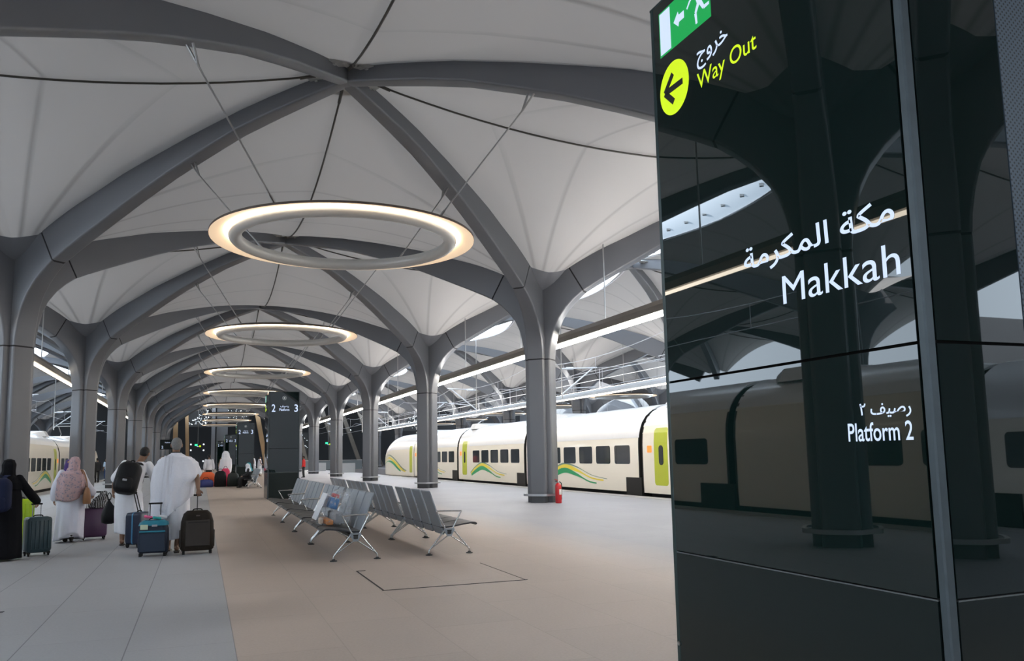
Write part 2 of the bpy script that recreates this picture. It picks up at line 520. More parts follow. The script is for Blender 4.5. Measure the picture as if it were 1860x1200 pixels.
# ------------------------------------------------------------------ membrane
def ridge_z(d, half):
    return 8.62 + 1.02 * (1 - d / half) ** 2
def lens_w(d, half):
    """half width of the lens skylight at distance d from the hub along the ridge (half = half length)"""
    t = 1 - d / half
    return 1.35 * (1 - t * t) if d > 0 else 0.0
LENS_Z = 9.5
SEAMS = (0.36, 0.72)
def quarter(sx, sy, axis, lens):
    """membrane triangle column-hub-ridge middle, in hub coordinates; returns verts, quads, seam values"""
    cx, cyy = -sx * A, -sy * B                      # column position relative to hub
    a0, d = quarter_dirs(sx, sy, axis)
    ad = abs(d)
    NU = 22
    vs, sm = [], []
    for i in range(NPHI):
        f = i / (NPHI - 1)
        ang = a0 + d * f
        dx, dy = cos(ang), sin(ang)
        # the ridge line runs through the hub: axis 'x' quarter meets x = 0 ; axis 'y' quarter meets y = 0
        if axis == 'x': rho1 = -cx / dx
        else: rho1 = -cyy / dy
        px, py = cx + dx * rho1, cyy + dy * rho1
        dist = abs(py) if axis == 'x' else abs(px)
        half = B if axis == 'x' else A
        if lens:
            w = lens_w(dist, half)
            rho1 -= w / (abs(dx) if axis == 'x' else abs(dy))
            z1 = LENS_Z + 0.14 * (1 - dist / half)
        else:
            z1 = ridge_z(dist, half)
        r0, z0 = neck(f)
        wgt = sin(f * pi / 2) ** 2
        for j in range(NU + 1):
            u = j / NU
            u = u ** 1.25
            rho = lerp(r0, rho1, u)
            zr = interp(TOP, rho * DL / (rho1 if not lens else DL) if False else lerp(1.08, 9.98, u))
            gr = (zr - 7.2) / (9.72 - 7.2)
            gm = 1 - (1 - u) ** (2.1 if not lens else 1.7)
            g_ = lerp(gr, gm, wgt)
            z = lerp(z0, z1 + (0.0 if wgt else 0.0), g_)
            vs.append(Vector((cx + dx * rho, cyy + dy * rho, z)))
            sm.append(min(abs(f - q) for q in SEAMS) * ad * rho)
    fs = []
    for i in range(NPHI - 1):
        for j in range(NU):
            q = i * (NU + 1) + j
            fs.append((q, q + 1, q + NU + 2, q + NU + 1))
    return vs, fs, sm
def membrane_mesh(lens):
    vs, fs, sm = [], [], []
    for sx in (1, -1):
        for sy in (1, -1):
            for axis in ('x', 'y'):
                v, f, s_ = quarter(sx, sy, axis, lens and axis == 'x')
                o = len(vs)
                vs += v; fs += [[i + o for i in q] for q in f]; sm += s_
    # finer fan so that seams interpolate well
    me = bpy.data.meshes.new('membrane')
    me.from_pydata([tuple(v) for v in vs], [], fs)
    me.materials.append(M_MEMB)
    at = me.attributes.new('seam', 'FLOAT', 'POINT')
    at.data.foreach_set('value', sm)
    me.polygons.foreach_set('use_smooth', [True] * len(me.polygons))
    me.update()
    return me
NPHI = 41
MEMB = {False: membrane_mesh(False), True: membrane_mesh(True)}
NPHI = 13
# hub where four ribs meet, with clamp rings for the fabric
def hub_mesh():
    g = G()
    g.lathe([(0.03, 9.295), (0.16, 9.30), (0.20, 9.36), (0.20, 9.74), (0.03, 9.78)], n=20)
    return g.mesh('hub', M_STEEL, 40)
HUB = hub_mesh()
def clamp_mesh():
    g = G()
    g.lathe([(0.50, 9.47), (0.82, 9.47), (0.82, 9.50), (0.50, 9.50)], n=40, cap=False)
    for k in range(24):
        a = 2 * pi * k / 24
        g.box((.66 * cos(a), .66 * sin(a), 9.455), (.06, .06, .04), (0, 0, a))
    return g.mesh('clamp_ring', mat('clamp_plate', (0.5, 0.5, 0.48), .4, .6, var=.1), 40)
CLAMP = clamp_mesh()
def cable_mesh(ang, half):
    pts = []
    for k in range(13):
        d = half * k / 12
        z = ridge_z(d, half) - 0.06
        if k == 0: d, z = 0.30, 9.5
        pts.append((d * cos(ang), d * sin(ang), z))
    g = G().tube(pts, 0.024, 6)
    if True:
        g.tube([(0.32 * cos(ang), .32 * sin(ang), 9.52), (0.95 * cos(ang), .95 * sin(ang), ridge_z(.95, half) - .07)], 0.036, 8)
    return g.mesh('ridge_cable', M_CABLE, 60)
CABLES = {('y', 1): cable_mesh(pi / 2, B), ('y', -1): cable_mesh(-pi / 2, B), ('x', 1): cable_mesh(0, A), ('x', -1): cable_mesh(pi, A)}
# lens skylight between two hubs
def lens_mesh():
    g = G(); n = 40; rows = []
    for k in range(n + 1):
        y = (-P / 2 + P * k / n) * .96                # centred between two hubs
        d = P / 2 - abs(y)
        w = lens_w(d, B) + 0.03
        z = LENS_Z + 0.14 * (1 - d / B) + .02
        rows.append([Vector((w * t, y, z + 0.22 * (1 - t * t) * min(1, w))) for t in [i / 4 - 1 for i in range(9)]])
    vs = [p for r in rows for p in r]; fs = []
    for k in range(n):
        for i in range(8):
            q = k * 9 + i
            fs.append((q, q + 1, q + 10, q + 9))
    g.add(vs, fs)
    return g.mesh('glass', M_FRIT, 'all')
def frit_material():
    m = bpy.data.materials.new('fritted_glass'); m.use_nodes = True
    nt = m.node_tree; N = nt.nodes; L = nt.links
    N.remove(N['Principled BSDF'])
    t = N.new('ShaderNodeBsdfTranslucent'); t.inputs[0].default_value = (0.80, 0.90, 1, 1)
    tr = N.new('ShaderNodeBsdfTransparent'); tr.inputs[0].default_value = (0.95, 0.98, 1, 1)
    ms = N.new('ShaderNodeMixShader'); ms.inputs[0].default_value = 0.02
    L.new(t.outputs[0], ms.inputs[1]); L.new(tr.outputs[0], ms.inputs[2])
    L.new(ms.outputs[0], N['Material Output'].inputs['Surface'])
    return m
M_FRIT = frit_material()
LENS = lens_mesh()
BOLT = G().box((0, 0, 0), (.13, .13, .1), (0, 0, pi / 4)).mesh('glass_bolt', M_STAIN)
BOLT_AT = []
for k_ in range(-5, 6):
    for sx_ in (-1, 1):
        w_ = lens_w(P / 2 - abs(k_ * 1.1), B)
        if w_ > .35: BOLT_AT.append((sx_ * w_ * .55, k_ * 1.1, LENS_Z + .2))
def lens_rim():
    g = G()
    for sx in (-1, 1):
        pts = []
        for k in range(41):
            y = (-P / 2 + P * k / 40) * .96; d = P / 2 - abs(y)
            pts.append((sx * (lens_w(d, B) + .02), y, LENS_Z + 0.14 * (1 - d / B) + .03))
        g.tube(pts, 0.05, 6)
    return g.mesh('rim', M_WHITE, 60)
RIM = lens_rim()

def pos_word(k, kmin):
    return ORD[k - kmin]
LANES = {-1: 'the left-hand tracks', 0: 'the platform', 1: 'the right-hand tracks', 2: 'the far right platform', 3: 'the farthest right tracks', -2: 'the far left platform'}
KMIN, KMAX = -2, 7            # bays: k spans rows k-1 .. k
def canopy(i, k):
    lane = LANES[i]
    if i == 0:
        lab = 'pale fabric roof vault over the platform, %s along from the big direction board' % ORD[k + 0] if k >= 0 else 'pale fabric roof vault over the platform, overhead at the big direction board'
    elif i in (-1, 1):
        lab = 'pale fabric roof vault with glass slit over %s, %s from the front' % (lane, ORD[k - KMIN])
    else:
        lab = 'pale fabric roof vault over %s, %s from the front' % (lane, ORD[k - KMIN])
    grp = None if i in (-1, 0, 1) and k >= 0 else 'roof vaults over %s' % lane
    if i == 0 and k < 0: grp = 'roof vaults overhead'
    if i in (-1, 1) and k < 0: lab = 'nearest fabric roof vaults with glass slit over %s' % lane
    t = thing('roof_vault', lab, 'canopy', (colX(i) + A, rowY(k) - B, 0), 0, grp or 'roof vaults over %s' % lane)
    inst('membrane', MEMB[i % 2 != 0], t)
    for r in range(4):
        # RIBS[r] points from a column at the origin towards DIAG[r]; move it to that corner
        a = DIAG[r]
        inst('rib', RIBS[r], t, (-A * (1 if cos(a) > 0 else -1), -B * (1 if sin(a) > 0 else -1), 0))
    h = inst('hub', HUB, t)
    if i in (-1, 0, 1) and k < 4:
        inst('clamp_ring', CLAMP, h)
    for ax in ('x', 'y'):
        if ax == 'y' and i % 2 != 0: continue
        for s_ in (1, -1):
            if k > 4 and ax == 'x': continue
            inst('ridge_cable', CABLES[(ax, s_)], t)
    return t
for i in (-2, -1, 0, 1, 2, 3):
    for k in range(KMIN, KMAX + 1):
        if i == -2 and k < 1: continue
        canopy(i, k)
        if i in (-1, 1, 3) and k > KMIN:
            t = thing('lens_skylight', 'bright lens-shaped glass skylight with bolts over %s, %s from the front' % (LANES[i], ORD[k - KMIN]), 'skylight', (colX(i) + A, rowY(k - 1), 0), 0, 'lens skylights over %s' % LANES[i])
            gl = inst('glass', LENS, t)
            if k >= 0: inst('rim', RIM, t)
            if 1 <= k <= 5 and i < 3:
                for q in BOLT_AT: inst('glass_bolt', BOLT, gl, q)
ROWN = {-1: 'far left row behind the left train', 0: 'left-hand row', 1: 'right-hand row', 2: 'row across the right-hand tracks', 3: 'farthest right row', 4: 'outermost right row'}
def column(i, k):
    n = k + 3
    if i == 0 and k >= 0: lab = 'tall grey branching steel column, %s of the left-hand row from the front' % ORD[k]
    elif i == 1 and k >= 0: lab = 'tall grey branching steel column, %s of the right-hand row from the front' % ORD[k]
    elif k < 0: lab = 'grey branching steel column of the %s, %s' % (ROWN[i], {-1: 'level with the bench hatch', -2: 'beside the big totem', -3: 'behind the big totem'}[k])
    elif i == 2: lab = 'grey branching steel column across the right-hand tracks, %s from the front' % ORD[k]
    else: lab = 'grey branching steel column in the %s, %s from the front' % (ROWN[i], ORD[k])
    if i == 1 and k == 0: lab = 'large grey branching steel column with the red extinguisher at its foot'
    t = thing('branching_column', lab, 'column', (colX(i), rowY(k), 0), 0, 'columns of the ' + ROWN[i])
    inst('shaft', SHAFT, t); inst('seam_band', SEAM, t); inst('base', CBASE, t)
    near = i in (0, 1) and k < 6
    if i in (0, 1, 2): inst('guard_ring', GUARD, t)
    for r in range(4):
        b = inst('branch', BRANCH[r], t)
        if i in (0, 1, 2): inst('joint', JOINTS[r], b)
    for r in range(4):
        inst('gusset', GUSSETS[r], t)
    if i in (0, 1) and k in (0, 1): inst('access_panel', PANEL, t)
for i in (-1, 0, 1, 2, 3, 4):
    for k in range(-3, 8):
        if k < -2 and i not in (0, 1): continue
        column(i, k)

# ------------------------------------------------------------------ lettering
def text_mesh(body, mats, bold=0.0, extrude=0.0015):
    c = bpy.data.curves.new('lettering', 'FONT')
    c.body = body; c.offset = bold; c.resolution_u = 5
    o = bpy.data.objects.new('lettering', c)
    C.objects.link(o)
    bpy.context.view_layer.update()
    dg = bpy.context.evaluated_depsgraph_get()
    me = bpy.data.meshes.new_from_object(o.evaluated_get(dg))
    bpy.data.objects.remove(o); bpy.data.curves.remove(c)
    me.materials.clear(); me.materials.append(mats)
    xs = [v.co.x for v in me.vertices]; ys = [v.co.y for v in me.vertices]
    return me, (min(xs), max(xs), min(ys), max(ys))
def lettering(name, body, m, parent, x0, x1, z0, z1, frame, bold=0.0):
    """fit the text into x0..x1, z0..z1 of a flat face; frame maps (x, z) to a point"""
    me, (a, b, c, d) = text_mesh(body, m, bold)
    for v in me.vertices:
        x = lerp(x0, x1, (v.co.x - a) / (b - a)); z = lerp(z0, z1, (v.co.y - c) / (d - c))
        v.co = frame(x, z)
    me.update()
    return inst(name, me, parent)
def flat(name, polys, m, parent, frame):
    g = G()
    for poly in polys:
        g.add([frame(x, z) for x, z in poly], [tuple(range(len(poly)))])
    return g.obj(name, m, parent)
M_LETTER = mat('lit_white_letter', (0.10, 0.11, 0.13), 0.5, emit=(0.62, 0.74, 1.0), es=0.95)
M_LIME = mat('lit_lime_letter', (0.08, 0.10, 0.005), 0.5, emit=(0.62, 0.88, 0.0), es=0.95)
M_GREEN = mat('lit_green_sign', (0.005, 0.06, 0.015), 0.5, emit=(0.0, 0.36, 0.07), es=0.9)
M_GLASSK = mat('black_green_glass', (0.004, 0.011, 0.010), 0.012, spec=0.72)
M_LOWK = mat('black_green_panel', (0.008, 0.014, 0.0135), 0.22, spec=0.35)
M_CORE = mat('black_core', (0.004, 0.004, 0.004), 0.7)
M_POST = mat('slate_corner_post', (0.058, 0.075, 0.085), 0.42, 0.2, var=0.25, scale=14)
M_EDGE = mat('dark_teal_edge', (0.01, 0.03, 0.03), 0.3, 0.1)
M_SEAMK = mat('pale_seam', (0.16, 0.17, 0.17), 0.4, 0.5)
def perforated_material():
    m = bpy.data.materials.new('perforated_sheet'); m.use_nodes = True
    nt = m.node_tree; N = nt.nodes; L = nt.links; b = N['Principled BSDF']
    tc = N.new('ShaderNodeTexCoord'); mp = N.new('ShaderNodeMapping')
    mp.inputs['Scale'].default_value = (62, 0, 62)
    mp.inputs['Rotation'].default_value = (0, radians(45), 0)
    L.new(tc.outputs['Object'], mp.inputs['Vector'])
    fr = N.new('ShaderNodeVectorMath'); fr.operation = 'FRACTION'; L.new(mp.outputs[0], fr.inputs[0])
    sb = N.new('ShaderNodeVectorMath'); sb.operation = 'SUBTRACT'; L.new(fr.outputs[0], sb.inputs[0]); sb.inputs[1].default_value = (.5, 0, .5)
    ln = N.new('ShaderNodeVectorMath'); ln.operation = 'LENGTH'; L.new(sb.outputs[0], ln.inputs[0])
    lt = N.new('ShaderNodeMath'); lt.operation = 'LESS_THAN'; L.new(ln.outputs['Value'], lt.inputs[0]); lt.inputs[1].default_value = 0.27
    mx = N.new('ShaderNodeMix'); mx.data_type = 'RGBA'
    mx.inputs['A'].default_value = (0.075, 0.10, 0.125, 1); mx.inputs['B'].default_value = (0.006, 0.007, 0.008, 1)
    L.new(lt.outputs[0], mx.inputs['Factor']); L.new(mx.outputs['Result'], b.inputs['Base Color'])
    b.inputs['Roughness'].default_value = 0.45
    return m
M_PERF = perforated_material()
KW, KL, KH = 1.13, 1.69, 3.94
Z1, Z2 = 0.962, 1.838
def kiosk(x, y, label, near=False):
    t = thing('direction_totem', label, 'information totem', (x, y, 0), 0, None if near else 'platform totems')
    G().box((KW / 2, KL / 2, KH / 2 + .01), (KW - .07, KL - .07, KH - .02)).obj('core', M_CORE, t)
    g = G().box((KW / 2, KL / 2, .02), (KW - .05, KL - .05, .04)); g.obj('plinth', M_CORE, t)
    for (px, py) in ((0.022, 0.018), (KW - .022, 0.018), (0.022, KL - .018), (KW - .022, KL - .018)):
        G().box((px, py, KH / 2 + .004), (0.044, 0.036, KH - .008), bev=.006).obj('corner_post', M_POST if py < 1 else M_EDGE, t)
    G().box((KW / 2, KL / 2, KH - .006), (KW, KL, .012)).obj('cap', M_EDGE, t)
    # side faces (x = 0 and x = KW)
    for xs, sg in ((0.006, -1), (KW - .006, 1)):
        for n, (a, b) in enumerate(((0.03, Z1 - .006), (Z1 + .006, Z2 - .006), (Z2 + .006, KH - .014))):
            G().box((xs + sg * .002, KL / 2 + .001, (a + b) / 2), (0.012, KL - .078, b - a)).obj('lower_panel' if n == 0 else 'glass_panel', M_LOWK if n == 0 else M_GLASSK, t)
    for ys in (0.006, KL - .006):
        for n, (a, b) in enumerate(((0.03, Z1 - .006), (Z1 + .006, Z2 - .006), (Z2 + .006, KH - .014))):
            if ys < 1 and near and n == 2:
                G().box((0.046 + .2175, ys, (a + b) / 2), (0.433, 0.012, b - a)).obj('glass_panel', M_GLASSK, t)
                G().box((0.485 + .2995, ys, (a + b) / 2), (0.597, 0.014, b - a)).obj('perforated_panel', M_PERF, t)
            else:
                G().box((KW / 2, ys, (a + b) / 2), (KW - .092, 0.012, b - a)).obj('lower_panel' if n == 0 else 'glass_panel', M_LOWK if n == 0 else M_GLASSK, t)
    # pale lines at the lower joint
    for xs in (0.0035, KW - .0035):
        G().box((xs, KL / 2, Z1 - .003), (0.007, KL - .078, .005)).obj('joint_trim', M_SEAMK, t)
    G().box((KW / 2, .0035, Z1 - .003), (KW - .1, .007, .005)).obj('joint_trim', M_SEAMK, t)
    if near:
        G().lathe([(0, 0), (.011, 0), (.011, .004), (.007, .004), (.006, .002), (0, .002)], n=16).mesh('x', M_STAIN)
        b = G().lathe([(0.001, 0), (.011, 0), (.011, .004), (.007, .004), (.006, .002), (0.001, .002)], n=16).obj('panel_screw', M_STAIN, t)
        b.rotation_euler = (0, -pi / 2, 0); b.location = (-.004, 1.66, .50)
    # front face lettering, facing the camera side (y = 0)
    fr = lambda a, z: Vector((a, -0.002, z))
    lettering('platform_number', '2', M_LETTER, t, .115, .245, 3.185, 3.465, fr, .012)
    lettering('platform_number', '3', M_LETTER, t, .925, 1.055, 3.185, 3.465, fr, .012)
    lettering('sign_lettering', '\uFED2\uFEF4\uFEBB\uFEAD', M_LETTER, t, .42, .72, 3.335, 3.435, fr, .015)
    lettering('sign_lettering', 'Platform', M_LETTER, t, .385, .745, 3.225, 3.315, fr, .015)
    ring = [(.565 + .075 * cos(2 * pi * k / 32), 3.70 + .075 * sin(2 * pi * k / 32)) for k in range(32)]
    g = G()
    for k in range(32):
        k2 = (k + 1) % 32
        q = lambda p, s_: (.565 + (p[0] - .565) * s_, 3.70 + (p[1] - 3.70) * s_)
        g.add([fr(*ring[k]), fr(*ring[k2]), fr(*q(ring[k2], .82)), fr(*q(ring[k], .82))], [(0, 1, 2, 3)])
    for k in range(16):
        a0, a1 = 2 * pi * k / 16, 2 * pi * (k + 1) / 16
        g.add([fr(.565, 3.70), fr(.565 + .036 * cos(a0), 3.70 + .036 * sin(a0)), fr(.565 + .036 * cos(a1), 3.70 + .036 * sin(a1))], [(0, 1, 2)])
    g.obj('round_emblem', mat('emblem_grey', (.4, .42, .42), .5, emit=(.25, .28, .28), es=.5), t)
    # lettering on the left side face; a = distance along the face from the far edge towards the camera
    fs = lambda a, z: Vector((-0.0025, KL - a, z))
    fs2 = lambda a, z: Vector((-0.0045, KL - a, z))
    fs3 = lambda a, z: Vector((-0.0060, KL - a, z))
    Y1 = 2.15 + KL
    def sx(yw): return Y1 - yw                     # world y on the near totem -> a
    flat('exit_sign', [[(sx(3.745), 3.612), (sx(3.27), 3.612), (sx(3.27), 3.868), (sx(3.745), 3.868)]], M_GREEN, t, fs)
    flat('exit_door', [[(sx(3.735), 3.622), (sx(3.632), 3.622), (sx(3.632), 3.858), (sx(3.735), 3.858)]], M_LETTER, t, fs2)
    a0 = sx(3.60); zc = 3.745
    flat('exit_arrow', [[(a0, zc), (a0 + .045, zc + .042), (a0 + .052, zc + .02), (a0 + .10, zc + .02), (a0 + .10, zc - .02), (a0 + .052, zc - .02), (a0 + .045, zc - .042)]], M_LETTER, t, fs2)
    # running figure
    rx = sx(3.41)
    def limb(p, q, w0, w1):
        p, q = Vector(p), Vector(q); n = (q - p).orthogonal().normalized()
        return [tuple(p + n * w0), tuple(q + n * w1), tuple(q - n * w1), tuple(p - n * w0)]
    head = [(rx + .02 + .019 * cos(2 * pi * k / 14), 3.838 + .019 * sin(2 * pi * k / 14)) for k in range(14)]
    flat('running_figure', [head, limb((rx + .02, 3.812), (rx + .05, 3.735), .017, .019), limb((rx + .015, 3.805), (rx - .032, 3.785), .008, .007), limb((rx - .032, 3.785), (rx - .062, 3.755), .007, .006), limb((rx + .028, 3.805), (rx + .072, 3.775), .008, .007), limb((rx + .072, 3.775), (rx + .10, 3.80), .007, .006),
         limb((rx + .045, 3.74), (rx + .012, 3.695), .013, .010), limb((rx + .012, 3.695), (rx + .018, 3.635), .010, .008), limb((rx + .053, 3.74), (rx + .083, 3.69), .013, .010), limb((rx + .083, 3.69), (rx + .13, 3.69), .010, .008)], M_LETTER, t, fs2)
    cy, cz, rr_ = sx(3.625), 3.398, .139
    flat('way_out_disc', [[(cy + rr_ * cos(2 * pi * k / 48), cz + (rr_ + .006) * sin(2 * pi * k / 48)) for k in range(48)]], M_LIME, t, fs)
    flat('disc_arrow', [limb((cy - .088, cz), (cy - .005, cz + .078), .017, .017), limb((cy - .088, cz), (cy - .005, cz - .078), .017, .017), limb((cy - .075, cz), (cy + .085, cz), .017, .017)], M_CORE, t, fs2)
    lettering('sign_lettering', '\uFE9D\uFEED\uFEAE\uFEA7', M_LETTER, t, sx(3.41), sx(3.15), 3.385, 3.50, fs, .01)
    lettering('sign_lettering', 'Way Out', M_LIME, t, sx(3.415), sx(2.945), 3.262, 3.375, fs, .004)
    lettering('sign_lettering', '\uFE94\uFEE3\uFEAE\uFEDC\uFEE4\uFEDF\uFE8D \uFE94\uFEDC\uFEE3', M_LETTER, t, sx(3.12), sx(2.245), 2.262, 2.392, fs, .012)
    lettering('sign_lettering', 'Makkah', M_LETTER, t, sx(2.868), sx(2.236), 2.092, 2.214, fs, .0)
    lettering('sign_lettering', '\u0662 \uFED2\uFEF4\uFEBB\uFEAD', M_LETTER, t, sx(2.477), sx(2.237), 1.583, 1.642, fs, .012)
    lettering('sign_lettering', 'Platform 2', M_LETTER, t, sx(2.544), sx(2.236), 1.500, 1.570, fs, .010)
    return t
kiosk(2.345, 2.15, 'huge dark glass direction totem in the right foreground reading Makkah', near=True).rotation_euler = (0, radians(-.2), radians(0.8))
kiosk(2.286, 31.70, 'dark glass totem numbered 2 and 3 standing behind the steel benches')
kiosk(2.25, 59.6, 'second totem numbered 2 and 3, beyond the one behind the benches')
kiosk(2.2, 88.0, 'third totem numbered 2 and 3, half hidden behind the second')
kiosk(1.95, 116.0, 'farthest totem, mostly hidden behind the others')

# ------------------------------------------------------------------ ring lamps
M_GLOW = mat('warm_ring_flange', (0.85, 0.72, 0.58), 0.5, emit=(1.0, 0.70, 0.44), es=0.55)
M_LED = mat('ring_led', (1, .95, .85), 0.5, emit=(1.0, 0.86, 0.64), es=9.0)
M_RINGT = mat('ring_tube', (0.60, 0.585, 0.555), 0.3, 0.15, var=.04)
M_RINGTOP = mat('ring_top', (0.10, 0.075, 0.06), 0.6)
RZ, RR = 5.907, 2.662
def annulus(prof, n=96):
    """revolve a closed (r, z) profile"""
    g = G(); rings = []
    for k in range(n + 1):
        a = 2 * pi * k / n
        rings.append([Vector((r * cos(a), r * sin(a), z)) for r, z in prof])
    g.loft(rings, cap=False)
    return g
RING_FLANGE = annulus([(2.30, .10), (RR, -.0), (RR, .012), (2.30, .115)]).mesh('flange', M_GLOW, 30)
RING_TOP = annulus([(2.24, .118), (RR + .004, .014), (RR + .004, .055), (2.24, .15)]).mesh('top_cover', M_RINGTOP, 30)
RING_LED = annulus([(2.30, .04), (2.345, .04), (2.345, .092), (2.30, .092)]).mesh('led_strip', M_LED, 30)
RING_TUBE = annulus([(2.17 + .135 * cos(2 * pi * k / 14), .02 + .125 * sin(2 * pi * k / 14)) for k in range(14)]).mesh('ring_tube', M_RINGT, 'all')
def hanger(sx, sy):
    g = G()
    p0, p1 = Vector((sx * 3.03, sy * 2.96, 8.17 - RZ)), Vector((sx * 1.52, sy * 1.68, 0.14))
    u = (p1 - p0).normalized()
    g.tube([p0 + Vector((-.05, .05, .12)), p0 + u * .28], .022, 6)
    g.tube([p0 + Vector((.05, -.05, .12)), p0 + u * .28], .022, 6)
    g.tube([p0 + u * .22, p1 - u * .0], .017, 6)
    g.tube([p1 - u * .22, p1], .026, 6)
    return g.mesh('hanger', M_STAIN, 50)
HANG = [hanger(sx, sy) for sx in (1, -1) for sy in (1, -1)]
def ring_lamp(x, y, label, grp):
    t = thing('ring_lamp', label, 'ceiling lamp', (x, y, RZ), 0, grp)
    inst('flange', RING_FLANGE, t); inst('top_cover', RING_TOP, t); inst('led_strip', RING_LED, t); inst('ring_tube', RING_TUBE, t)
    for h in HANG: inst('hanger', h, t)
for k in range(8):
    ring_lamp(colX(0) + A, rowY(k) - B, ('large glowing ring lamp nearest the camera, hung under the vault' if k == 0 else 'glowing ring lamp under the vault, %s from the front' % ORD[k]), 'ring lamps over the platform')
for k in range(0, 8):
    ring_lamp(colX(2) + A, rowY(k) - B, 'ring lamp over the far right platform beyond the train, %s from the front' % ORD[k], 'ring lamps over the far right platform')

# ------------------------------------------------------------------ suspended light beams along the tracks
M_BEAM = mat('beam_bronze_grey', (0.20, 0.175, 0.15), 0.45, 0.4, var=.08, scale=2)
M_BEAMW = mat('beam_pale_grey', (0.62, 0.64, 0.68), 0.45, 0.3, var=.05, scale=2)
M_STRIP = mat('beam_strip', (1, .95, .86), 0.5, emit=(1.0, 0.93, 0.83), es=62.0)
M_STRIPL = mat('beam_strip_left', (1, .95, .86), 0.5, emit=(1.0, 0.89, 0.72), es=9.0)
M_STRIP2 = mat('beam_strip_far', (1, .95, .86), 0.5, emit=(1.0, 0.9, 0.76), es=3.5)
M_FILL = mat('added_fill_glow', (1, 1, 1), .5, emit=(1.0, .97, .93), es=26.0)  # emitter of the added fill strips, not a known lamp
def light_beam(x, y0, y1, label, m, strip, side, z=4.93, hangs=True):
    t = thing('light_beam', label, 'hanging light beam', (x, 0, z), 0, None)
    G().prism([(-.19, .16), (.19, .16), (.22, .32), (.14, .46), (-.14, .46), (-.22, .32)], 'y', y0, y1).obj('housing', m, t)
    n = int(round((y1 - y0) / 7.0)); L = (y1 - y0) / n
    for k in range(n):
        a, b = y0 + k * L + .06, y0 + (k + 1) * L - .06
        G().prism([(-.06, .157), (.09, .157), (.09, .08), (-.03, .115)], 'y', a, b).obj('light_strip', strip, t)
    if strip is not M_STRIPL: G().box((0, (y0 + y1) / 2, .468), (.16, y1 - y0, .012)).obj('added_fill_strip', M_FILL, t)  # added glowing strip, brightens the roof fabric from below
    for k in range(n):
        yy = y0 + (k + .55) * L
        G().tube([(0, yy, .46), (0, yy, 3.7)], .022, 6).obj('hanger_rod', M_STAIN, t)
    return t
light_beam(11.2, 4, 123, 'long bronze light beam hung beside the right-hand tracks', M_BEAM, M_STRIP, 1)
light_beam(-5.83, 4, 123, 'long bronze light beam hung beside the left-hand tracks', M_BEAM, M_STRIPL, 1)
light_beam(23.05, 18, 123, 'pale light beam hung across the right-hand tracks above the train', M_BEAMW, M_STRIP2, 1)
light_beam(40.1, 40, 123, 'far light beam seen low above the train roof', M_BEAMW, M_STRIP2, 1)

# ------------------------------------------------------------------ overhead line equipment
M_INS = mat('insulator', (0.75, 0.77, 0.8), 0.3)
def overhead(x, y, side, label):
    """hanging mast with one cantilever reaching to the track centre; side = direction of the arm"""
    t = thing('catenary_bracket', label, 'overhead line bracket', (x, y, 0), 0, 'overhead line brackets')
    G().tube([(0, 0, 4.25), (0, 0, 9.6)], .035, 8).obj('hanging_mast', M_STAIN, t)
    G().tube([(0, 0, 5.75), (side * 2.0, 0, 5.85)], .035, 8).obj('top_arm', M_WHITE, t)
    G().tube([(0, 0, 4.45), (side * 1.75, 0, 5.80)], .04, 8).obj('strut_arm', M_WHITE, t)
    G().tube([(side * .35, 0, 4.75), (side * 1.9, 0, 4.85)], .022, 6).obj('steady_arm', M_WHITE, t)
    G().tube([(side * .25, 0, 5.76), (side * .65, 0, 5.78)], [.075, .075], 10).obj('insulator', M_INS, t)
    return t
for k in range(7):
    overhead(17.1, 24.4 + 14 * k, -1 if k % 2 == 0 else 1, 'white overhead line bracket hanging above the right-hand train, %s from the front' % ORD[k])
for k in range(4):
    overhead(-11.9, 40.4 + 20 * k, 1, 'white overhead line bracket hanging above the left-hand train, %s from the front' % ORD[k])
M_WIRE = mat('contact_wire', (0.55, 0.56, 0.6), 0.4, 0.5)
for x in (15.4, 18.8, -10.2):
    t = thing('contact_line', 'thin contact wire with droppers above the %s tracks' % ('left-hand' if x < 0 else 'near right-hand' if x < 17 else 'far right-hand'), 'overhead wire', (x, 0, 0))
    G().tube([(0, 2, 4.78), (0, 123, 4.78)], .014, 5).obj('contact_wire', M_WIRE, t)
    pts = []
    for k in range(0, 80):
        y = 2 + k * 1.53
        u = ((y - 24.4) / 14) % 1
        pts.append((0, y, 5.45 + .4 * (2 * u - 1) ** 2))
    G().tube(pts, .014, 5).obj('carrier_wire', M_WIRE, t)
    for k in range(3, 60, 4):
        G().tube([(0, pts[k][1], 4.78), (0, pts[k][1], pts[k][2])], .01, 5).obj('dropper', M_WIRE, t)
# service gantry rail with posts above the far light beam
t = thing('gantry_rail', 'thin white railing with posts above the pale light beam', 'railing', (23.05, 0, 5.45))
for z in (.55, 1.15): G().tube([(0, 20, z), (0, 122, z)], .02, 6).obj('rail', M_WHITE, t)
for k in range(13): G().tube([(0, 22 + 8 * k, 0), (0, 22 + 8 * k, 1.2)], .022, 6).obj('post', M_WHITE, t)

